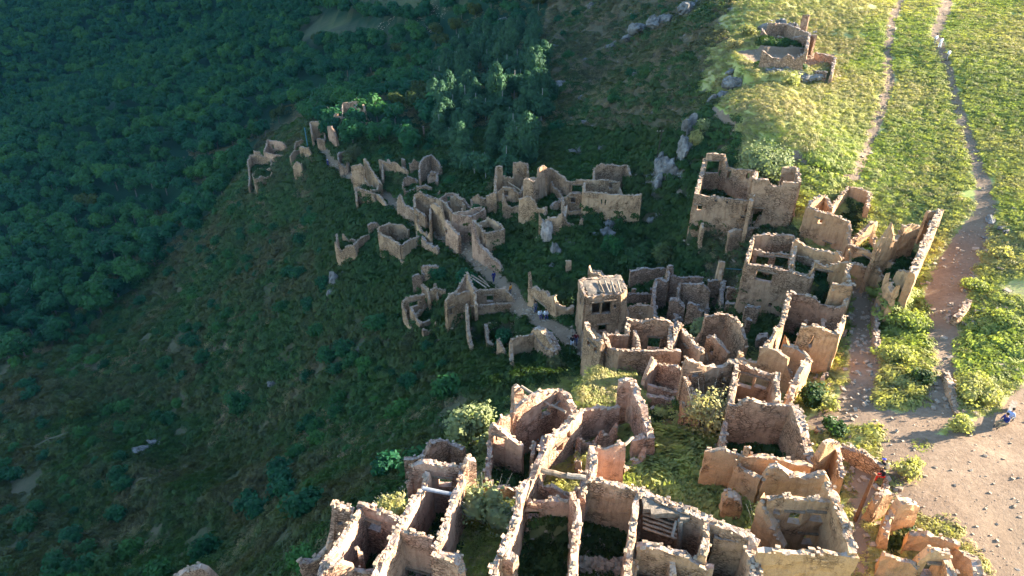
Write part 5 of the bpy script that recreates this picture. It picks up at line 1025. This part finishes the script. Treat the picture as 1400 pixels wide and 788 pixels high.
# ---------------------------------------------------------------- rocks
def rock_mesh(seed,L,Wd,Ht):
    r=random.Random(seed);bm=bmesh.new()
    for q in range(max(2,int(L/1.2))):
        ge=bmesh.ops.create_icosphere(bm,subdivisions=3,radius=1); c=Vector((r.uniform(-.42,.42)*L,r.uniform(-.35,.35)*Wd,r.uniform(-.1,.15)*Ht)); s=Vector((r.uniform(.22,.42)*L/max(1,L/4),r.uniform(.3,.5)*Wd,r.uniform(.45,.9)*Ht)); rot=Euler((r.uniform(-.3,.3),r.uniform(-.3,.3),r.uniform(-.5,.5))).to_matrix(); ph=r.random()*40
        for v in ge['verts']:
            n=v.co.normalized(); f=1+.55*float(np_noise(n.x*1.9+ph,n.y*1.9+n.z*2.3,71))+.3*float(np_noise(n.x*5+ph,n.z*5+n.y*3,72)); f=round(f*4)/4*.75+f*.25; v.co=c+rot@Vector((n.x*s.x*f,n.y*s.y*f,n.z*s.z*f))
    me=bpy.data.meshes.new('rock_outcrop'); bm.to_mesh(me); bm.free(); return me
RK=[(705,60,3.4,1,.7,-60,'grey rock rib showing between trees at the top'),(842,60,3,1,.6,-35,'mottled rock patch on the upper shaded slope'),(806,160,4,.8,.5,-55,'long thin pale rib above the pale high-fronted house'),(730,205,3.,1.,.7,-50,'bluish slab under the poplar grove edge'),(690,168,2.4,1.,.6,-60,'small bluish rock inside the grove'),(590,560,2.4,1.2,.6,-40,'grey rock on the slope left of the round-ended house'),(380,520,3,1.6,.8,-40,'low grey rock in the middle of the left slope'),(210,610,4,2,1.,-40,'broad grey rock low on the left slope'),(500,470,3,1.4,.9,-50,'grey crag on the slope under the lowest small house'),(772,110,6,1.3,.7,-58,'long white rock rib high on the shaded slope beside the poplars'),(800,82,2,.7,.5,-50,'small white rock at the upper tip of the long rib'),(885,36,5,1.8,1.,-30,'left part of the bright rock band near the shadow edge'),(912,28,4.5,1.8,1.2,-35,'middle part of the bright rock band near the shadow edge'),(948,9,6,1.7,1.1,-40,'upper white part of the rock band near the shadow edge'),(868,50,3,1.1,.6,-20,'low grey rock trailing below the bright rock band'),(812,7,2,1.2,.8,-60,'small white rock at the top edge above the shaded slope'),(765,62,2.6,1,.6,-45,'pinkish rock patch left of centre on the upper slope'),(822,106,3,.6,.4,-30,'thin grey ledge right of the long white rib'),(800,133,2,1,.5,-50,'grey rock below the thin ledge'),(762,178,3,.9,.7,-55,'pale rock wedge above the tall-walled ruin'),(780,176,3.4,.6,.5,-55,'narrow pale rock parallel to the wedge'),(850,163,2.6,1,.6,-60,'blotchy rock in the middle of the slope above the ruins'),(738,165,3,1,.6,-60,'grey rock at the lower edge of the poplar grove'),
(895,252,3.4,1.8,2.2,-70,'white-streaked cliff rib left of the big pale house'),(908,220,3.4,1.6,2.2,-70,'upper cliff rib under the utility pole slope'),(938,205,3,1.8,3,-60,'dark cliff knob under the golden shrub'),(925,232,3,1.4,2,10,'middle cliff block beside the big pale house'),(880,272,3.4,1.2,1.,-15,'low pale rock band at the cliff foot'),(912,282,1.6,1,1,-20,'small white boulder under the cliff'),(1060,98,5,1.4,1.,-5,'long rocky ledge under the bare plateau edge'),(1105,104,4,1.3,1.,10,'right half of the rocky ledge under the plateau'),(1015,112,3.4,1.4,1.2,-20,'left broken rocks of the plateau ledge'),(985,135,3,1.4,1.4,-50,'dark rock face between plateau and knob'),(1065,40,4.5,1.6,1.6,0,'craggy rock behind the sunken hilltop enclosure'),(900,300,3,1.4,1.2,-10,'pale broken rock among undergrowth left of the big pale house'),(830,200,2.6,1.2,1.,-50,'grey rock patch above the pale high-fronted house'),(790,205,2.6,1.4,1.2,-60,'pinkish rock patch above the tall-walled ruin'),(945,180,2.4,1.6,2.6,-60,'sunlit side of the rock knob at the shadow edge'),
(815,322,3.6,1.6,2.2,-10,'blue-grey rock under the pale high-fronted house'),(838,310,3.,1.6,1.8,-20,'second blue-grey rock further right under the house front'),(788,336,2.4,1.4,1.6,-10,'grey rock under the low stub wall'),(765,345,2.4,1.8,3,70,'upright grey crag in the middle of the shaded village'),(752,372,2.,1.6,2.,60,'lower crag above the overgrown arch'),(778,332,1.6,1.2,1.4,0,'blue rock chip beside the upright crag'),(1365,292,4.5,1.2,.5,-35,'pale ledge on the right slope beside the track'),(1382,310,4,1.,.5,-38,'second pale ledge at the right edge'),(1345,325,3,.8,.4,-40,'flat pale ledge next to the steep track'),
(470,378,4,1.6,1.6,-35,'grey rock outcrop under the left tower stub'),(458,395,2.4,1.4,1.4,-60,'pointed rock below the left tower stub'),(722,318,1.5,1,1,-60,'small pale slab between the two upper ruins'),(1392,776,1.6,1.,.7,-20,'pale boulder in the bottom right corner'),(1118,42,2.,1,.5,-40,'pale rocks on the hilltop beside the enclosure'),(1070,30,3,1.4,.8,-10,'grey rock face behind the hilltop enclosure'),(690,25,4,1.4,.8,-60,'bluish rock streak among trees at the top'),(1002,95,2.6,1.2,.8,-40,'dark rock under the plateau edge'),(875,100,2.6,.9,.6,50,'brown earthy scar on the shaded slope')]
for i,(px,py,L,Wd,Ht,an,lb) in enumerate(RK):
    p=land(px,py); k=(-p[2])/52.; k=np.linalg.norm(p)/100.; k=max(.9,min(k*1.1,2.))*(1.15 if 'cliff' in lb or 'knob' in lb or 'band' in lb else 1.); o=link('rock_outcrop',rock_mesh(i*3+5,L*k,Wd*k,Ht*k*.8),M['rock'],None,(p[0],p[1],p[2]-.35)); 
    # screen-slanted ribs follow the fall line of the slope
    o.rotation_euler=(0,0,-math.radians(an)); tag(o,lb,'rock')
p=land(738,330); o=link('boulder',rock_mesh(900,2.6,2.2,2.6),M['copeg'],None,(p[0],p[1],p[2]+.8)); o.scale=(1,1,1.2); tag(o,'big brown boulder in front of the tall-walled ruin','boulder')
# loose stones on bare ground
def pebbles(name,mask_fn,n,smin,smax,label,x0,x1,y0,y1,seed):
    r=random.Random(seed);V=[];Fc=[]; x,y,z,px,py,dp=world_pts(n*6,x0,x1,y0,y1,20,220,.03); m=mask_fn(x,y,px,py); idxs=np.nonzero(m)[0][:n]
    for i in idxs: s=smin+(smax-smin)*r.random()**4; add_stone(V,Fc,(x[i],y[i],z[i]+s*.2),s*1.5,s,s*.7,r)
    if Fc: tag(link(name,mesh(name,V,Fc),M['stone']),label,None,None,'stuff')
pebbles('loose_stones',lambda x,y,px,py:(gridval(dirt,x,y)>.5),9000,.025,.10,'loose stones strewn over the yard, lanes and tracks',-60,110,20,180,1)
pebbles('loose_stones',lambda x,y,px,py:in_poly(px,py,[(1290,430),(1300,340),(1400,250),(1400,520),(1340,560),(1290,520)]),900,.08,.3,'scree on the stony slope beside the steep track',10,110,30,140,2)
pebbles('loose_stones',lambda x,y,px,py:(dist_line(x,y,TRK2)<.5)|(dist_line(x,y,[(a,b,.6) for a,b,c in TRK2])<.1),500,.12,.3,'stones lining the narrow hilltop track',10,110,60,200,3)
pebbles('loose_stones',lambda x,y,px,py:in_poly(px,py,[(880,180),(960,180),(950,300),(870,320)])|in_poly(px,py,[(900,330),(930,330),(935,400),(905,380)]),260,.15,.5,'pale rubble at the foot of the cliff',-20,60,60,150,4)
pebbles('loose_stones',lambda x,y,px,py:in_poly(px,py,[(994,762),(1056,764),(1054,800),(992,800)])|in_poly(px,py,[(1122,625),(1146,625),(1148,655),(1128,650)]),160,.1,.26,'tumbled building stones heaped inside the rooms',0,60,20,60,5)

# ---------------------------------------------------------------- heap of stones across the front of the nettle room
cur=next(b for b in BL if b['label'].startswith('foreground room with a nettle floor')); V=[];Fc=[];r=random.Random(5)
a=pt(-22,688,-3.2); b_=pt(236,700,-3.2)
for _ in range(210):
    u=r.random();k=r.gauss(0,.4);s=r.uniform(.1,.24);x=a[0]+(b_[0]-a[0])*u+r.uniform(-.1,.1);y=a[1]+(b_[1]-a[1])*u+k; h=max(0,.9-abs(k)*1.3)*r.random()
    add_stone(V,Fc,(x,y,gz(x,y)+h),s*1.4,s,s*.7,r,tilt=.8)
o=link('stone_heap',mesh('stone_heap',V,Fc),M['stone']); tag(o,'heap of loose wall stones across the open front of a nettle room',None,None,'stuff')
# ---------------------------------------------------------------- poles
def vpole(px,py,h,r0,mat,label,name='utility_pole',cat='pole',cap=True,lean=(0,0),arm=False):
    p=land(px,py);e=empty(name,tuple(p));tag(e,label,cat);V,Fc=tube((0,0,-.5),(lean[0],lean[1],h),r0,r0*.8,10);link('shaft',mesh('shaft',V,Fc),M[mat],e)
    if arm:
        V,Fc=tube((-.5,0,h-.3),(.5,.1,h-.3),.05,None,6);a=link('crossarm',mesh('crossarm',V,Fc),M[mat],e)
        for s in (-.42,0,.42):
            V=[];Fc=[];lumpy(V,Fc,(s,.05,h-.12),.09,.09,.14,random.Random(3),8,5);link('insulator',mesh('insulator',V,Fc),M['palewood'],a)
    elif cap:
        V=[];Fc=[];lumpy(V,Fc,(lean[0],lean[1],h),r0*1.2,r0*1.2,.08,random.Random(3),8,5);link('cap',mesh('cap',V,Fc),M[mat],e)
vpole(1169,712,4.5,.13,'rust','tall rusty brown post standing on the sandy terrace')
vpole(898,218,4.6,.10,'darkwood','dark utility pole with a pale insulator top on the shaded slope',arm=True,lean=(.25,0))
vpole(422,208,6.2,.14,'bluepaint','thin turquoise pole at the upper end of the footpath')
# ---------------------------------------------------------------- bench log in the yard
p=land(1372,584);q=land(1384,556); e=empty('log_bench',tuple(p)); tag(e,'pale squared log bench lying in the dirt yard beside a seated visitor','bench')
d=Vector((q[0]-p[0],q[1]-p[1],0)); L=d.length; d.normalize(); n=Vector((-d.y,d.x,0)); 
def boxm(c,u,v,hu,hv,hz):
    V=[];
    for a in CUBE: V.append(tuple(Vector(c)+u*a[0]*hu+v*a[1]*hv+Vector((0,0,a[2]*hz))))
    return V,list(CF)
V,Fc=boxm(d*L/2+Vector((0,0,.45)),d,n,L/2,.2,.06); link('plank',mesh('plank',V,Fc),M['palewood'],e)
for u in (.15,.85): V,Fc=boxm(d*L*u+Vector((0,0,.2)),d,n,.12,.17,.2); link('support',mesh('support',V,Fc),M['stone'],e)
# ---------------------------------------------------------------- people
SKIN=plain('skin',(.45,.26,.18),.6)
CL={k:plain('cloth_'+k,v) for k,v in dict(white=(.7,.72,.78),black=(.015,.015,.02),darkred=(.12,.012,.02),jeans=(.05,.07,.16),red=(.55,.03,.02),blue=(.08,.10,.6),navy=(.02,.03,.14),khaki=(.28,.22,.13),orange=(.6,.22,.02),grey=(.16,.16,.17),hair=(.02,.015,.01),lightblue=(.3,.38,.6),shoe=(.03,.03,.03)).items()}
def skinned(name,pts,edges,rad,root,mat,parent,sub=1):
    me=bpy.data.meshes.new(name); me.from_pydata(pts,edges,[]); o=link(name,me,mat,parent); 
    md=o.modifiers.new('skin','SKIN'); md.use_smooth_shade=True
    for i,s in enumerate(me.skin_vertices[0].data): s.radius=(rad[i],rad[i]); s.use_root=(i==root)
    ss=o.modifiers.new('sub','SUBSURF'); ss.levels=sub; ss.render_levels=sub; return o
def person(px,py,face,label,top,legs,hair='hair',sit=False,seat=.5,hat=None,walk=.0,armup=0.,group=None,z=None,child=1.):
    p=land(px,py); e=empty('person',(p[0],p[1],p[2] if z is None else z),face); e.scale=(child,)*3; tag(e,label,'person',group)
    # joints, facing +y
    hp=seat+.08 if sit else .92
    def leg(s):
        if sit: return [(s*.10,0,hp),(s*.14,.44,hp+.02),(s*.14,.50,.09 if seat>.3 else hp-.4),(s*.14,.66,.04 if seat>.3 else hp-.44)]
        k=walk*s; return [(s*.10,0,hp),(s*.11,.05+k*.22,.5),(s*.11,k*.30-.02,.09),(s*.12,k*.30+.15,.04)]
    def arm(s):
        sh=(s*.20,0,hp+.52)
        if sit: return [sh,(s*.27,.06,hp+.26),(s*.17,.30,hp+.13)]
        if armup and s>0: return [sh,(s*.30,.18,hp+.34),(s*.16,.38,hp+.48)]
        return [sh,(s*.27,-.02-.05*s*walk,hp+.24),(s*.27,.10-.1*s*walk,hp-.0)]
    lean=.08 if sit else .02
    pts=[(0,0,hp),(0,.0,hp+.22),(0,lean*.5,hp+.46),(0,lean*.7,hp+.56),(0,lean+.01,hp+.64),(0,lean+.02,hp+.74),(0,lean+.02,hp+.82)]
    rad=[.14,.125,.14,.075,.06,.095,.085];ed=[(i,i+1) for i in range(6)]
    for s in (-1,1):
        k=len(pts);L=leg(s);pts+=L;rad+=[.10,.065,.045,.04];ed+=[(0,k),(k,k+1),(k+1,k+2),(k+2,k+3)]
        k=len(pts);A=arm(s);pts+=A;rad+=[.065,.045,.032];ed+=[(2,k),(k,k+1),(k+1,k+2)]
        w_=Vector(A[2]);dv=(Vector(A[2])-Vector(A[1])).normalized();sd=Vector((0,dv.z,-dv.y)) if abs(dv.y)+abs(dv.z)>.1 else Vector((1,0,0)); sd.normalize()
        kp=len(pts);pts.append(tuple(w_+dv*.06));rad.append(.028);ed.append((k+2,kp))
        for f,(o_,ln) in enumerate(((-.027,.062),(-.009,.075),(.009,.07),(.027,.055))):
            b0=w_+dv*.09+sd*o_;k1=len(pts);pts+=[tuple(b0),tuple(b0+dv*ln*.6+Vector((0,.012,-.008))),tuple(b0+dv*ln+Vector((0,.03,-.02)))];rad+=[.011,.009,.007];ed+=[(kp,k1),(k1,k1+1),(k1+1,k1+2)]
        k1=len(pts);b0=w_+dv*.035+sd*-.035;pts+=[tuple(b0),tuple(b0+dv*.05+sd*-.02)];rad+=[.011,.008];ed+=[(k+2,k1),(k1,k1+1)]
    skinned('body',pts,ed,rad,0,SKIN,e)
    # clothing follows the same joints
    tp=[pts[0],pts[1],pts[2],pts[3]];tr=[.155,.15,.165,.08];te=[(0,1),(1,2),(2,3)]
    for s in (-1,1): k=len(tp);A=arm(s);tp+=[A[0],A[1],tuple(Vector(A[1]).lerp(Vector(A[2]),.75))];tr+=[.085,.062,.05];te+=[(2,k),(k,k+1),(k+1,k+2)]
    skinned('shirt',tp,te,tr,0,CL[top],e)
    tp=[(0,0,hp+.04)];tr=[.15];te=[]
    for s in (-1,1): k=len(tp);L=leg(s);tp+=L[:3];tr+=[.115,.085,.062];te+=[(0,k),(k,k+1),(k+1,k+2)]
    skinned('trousers',tp,te,tr,0,CL[legs],e)
    for s in (-1,1): L=leg(s);skinned('shoe',[L[2],L[3]],[(0,1)],[.055,.05],0,CL['shoe'],e)
    hz=hp+.80;hy=lean+.02
    V=[];Fc=[];lumpy(V,Fc,(0,hy-.025,hz+.025),.108,.115,.105,random.Random(2),10,6);h=link('cap' if hat else 'hair',mesh('hair',V,Fc),CL[hat or hair],e)
    if hat:
        V,Fc=boxm((0,hy+.12,hz+.03),Vector((1,0,0)),Vector((0,1,0)),.07,.06,.01);link('brim',mesh('brim',V,Fc),CL[hat],h)
    V=[];Fc=[];lumpy(V,Fc,(0,hy+.105,hz-.04),.016,.022,.022,random.Random(2),6,4)
    for s in (-1,1): lumpy(V,Fc,(s*.1,hy,hz-.04),.014,.022,.03,random.Random(2),6,4)
    link('nose_and_ears',mesh('face',V,Fc),SKIN,e)
    V=[];Fc=[]
    for s in (-1,1): lumpy(V,Fc,(s*.036,hy+.093,hz-.005),.013,.008,.008,random.Random(2),6,4)
    lumpy(V,Fc,(0,hy+.092,hz-.085),.026,.008,.006,random.Random(2),6,4); link('eyes_and_mouth',mesh('eyes',V,Fc),CL['darkred'],e)
    return e
def wallz(px,py): return None
p1=land(1204,650); 
person(1203,648,math.radians(80),'seated person in a bright blue cap and black jacket on the terrace parapet','black','black',sit=True,seat=.55,hat='blue',z=float(p1[2])+.2,child=.85)
person(1203,660,math.radians(80),'seated person in red shorts beside the one in the blue cap','black','red',sit=True,seat=.55,z=float(land(1204,660)[2])+.15,child=.85)
person(1370,584,math.radians(100),'seated person in a navy top at the end of the pale log bench','navy','khaki',sit=True,seat=.45)
person(1376,578,math.radians(-60),'seated person in a light blue shirt on the pale log bench','lightblue','grey',sit=True,seat=.45)
person(782,476,math.radians(160),'standing walker in a black top and white trousers on the village path','black','white',walk=.5)
person(787,472,math.radians(170),'standing walker in a dark red top and jeans behind the one in white trousers','darkred','jeans',walk=-.4)
person(738,435,math.radians(200),'left one of two resting visitors in white shirts under the overgrown arch','white','navy',sit=True,seat=.4)
person(746,435,math.radians(190),'right one of two resting visitors in white shirts under the overgrown arch','white','navy',sit=True,seat=.4)
person(732,428,math.radians(210),'partly shaded visitor in grey left of the two in white shirts','grey','jeans')
person(675,386,math.radians(30),'walker in dark blue clothes on the footpath above the stepped house','navy','navy',walk=.4)
person(698,404,math.radians(60),'person in an orange jacket beside the wall of the stepped house','orange','grey')
person(449,228,math.radians(150),'walker in dark blue with a pale hat far up the footpath','navy','navy',hat='lightblue',walk=.4)
person(1277,62,math.radians(20),'hiker in white on the hillside track, left one of the upper pair','white','grey',walk=.4)
person(1284,66,math.radians(20),'hiker in pale clothes with light trousers, right one of the upper pair','white','white',walk=-.4)
person(1294,83,math.radians(20),'hiker in white further down the hillside track than the pair','white','grey',walk=.4)
# ---------------------------------------------------------------- air
V,Fc=[(c[0]*1,c[1]*1,c[2]*1) for c in CUBE],list(CF)
lo=(-1700,-700,-300);hi=(1700,2400,300)
V=[tuple(lo[k] if c[k]<0 else hi[k] for k in range(3)) for c in CUBE]
hm=bpy.data.materials.new('haze'); hm.use_nodes=True; t=hm.node_tree; t.nodes.remove(t.nodes['Principled BSDF']); pv=t.nodes.new('ShaderNodeVolumePrincipled'); pv.inputs['Color'].default_value=(.12,.5,1,1); pv.inputs['Density'].default_value=.000028; t.links.new(pv.outputs[0],t.nodes['Material Output'].inputs['Volume'])
o=link('haze',mesh('haze',V,Fc),hm); tag(o,'thin blue air between the camera and the far valley',None,None,'stuff'); o.visible_shadow=True
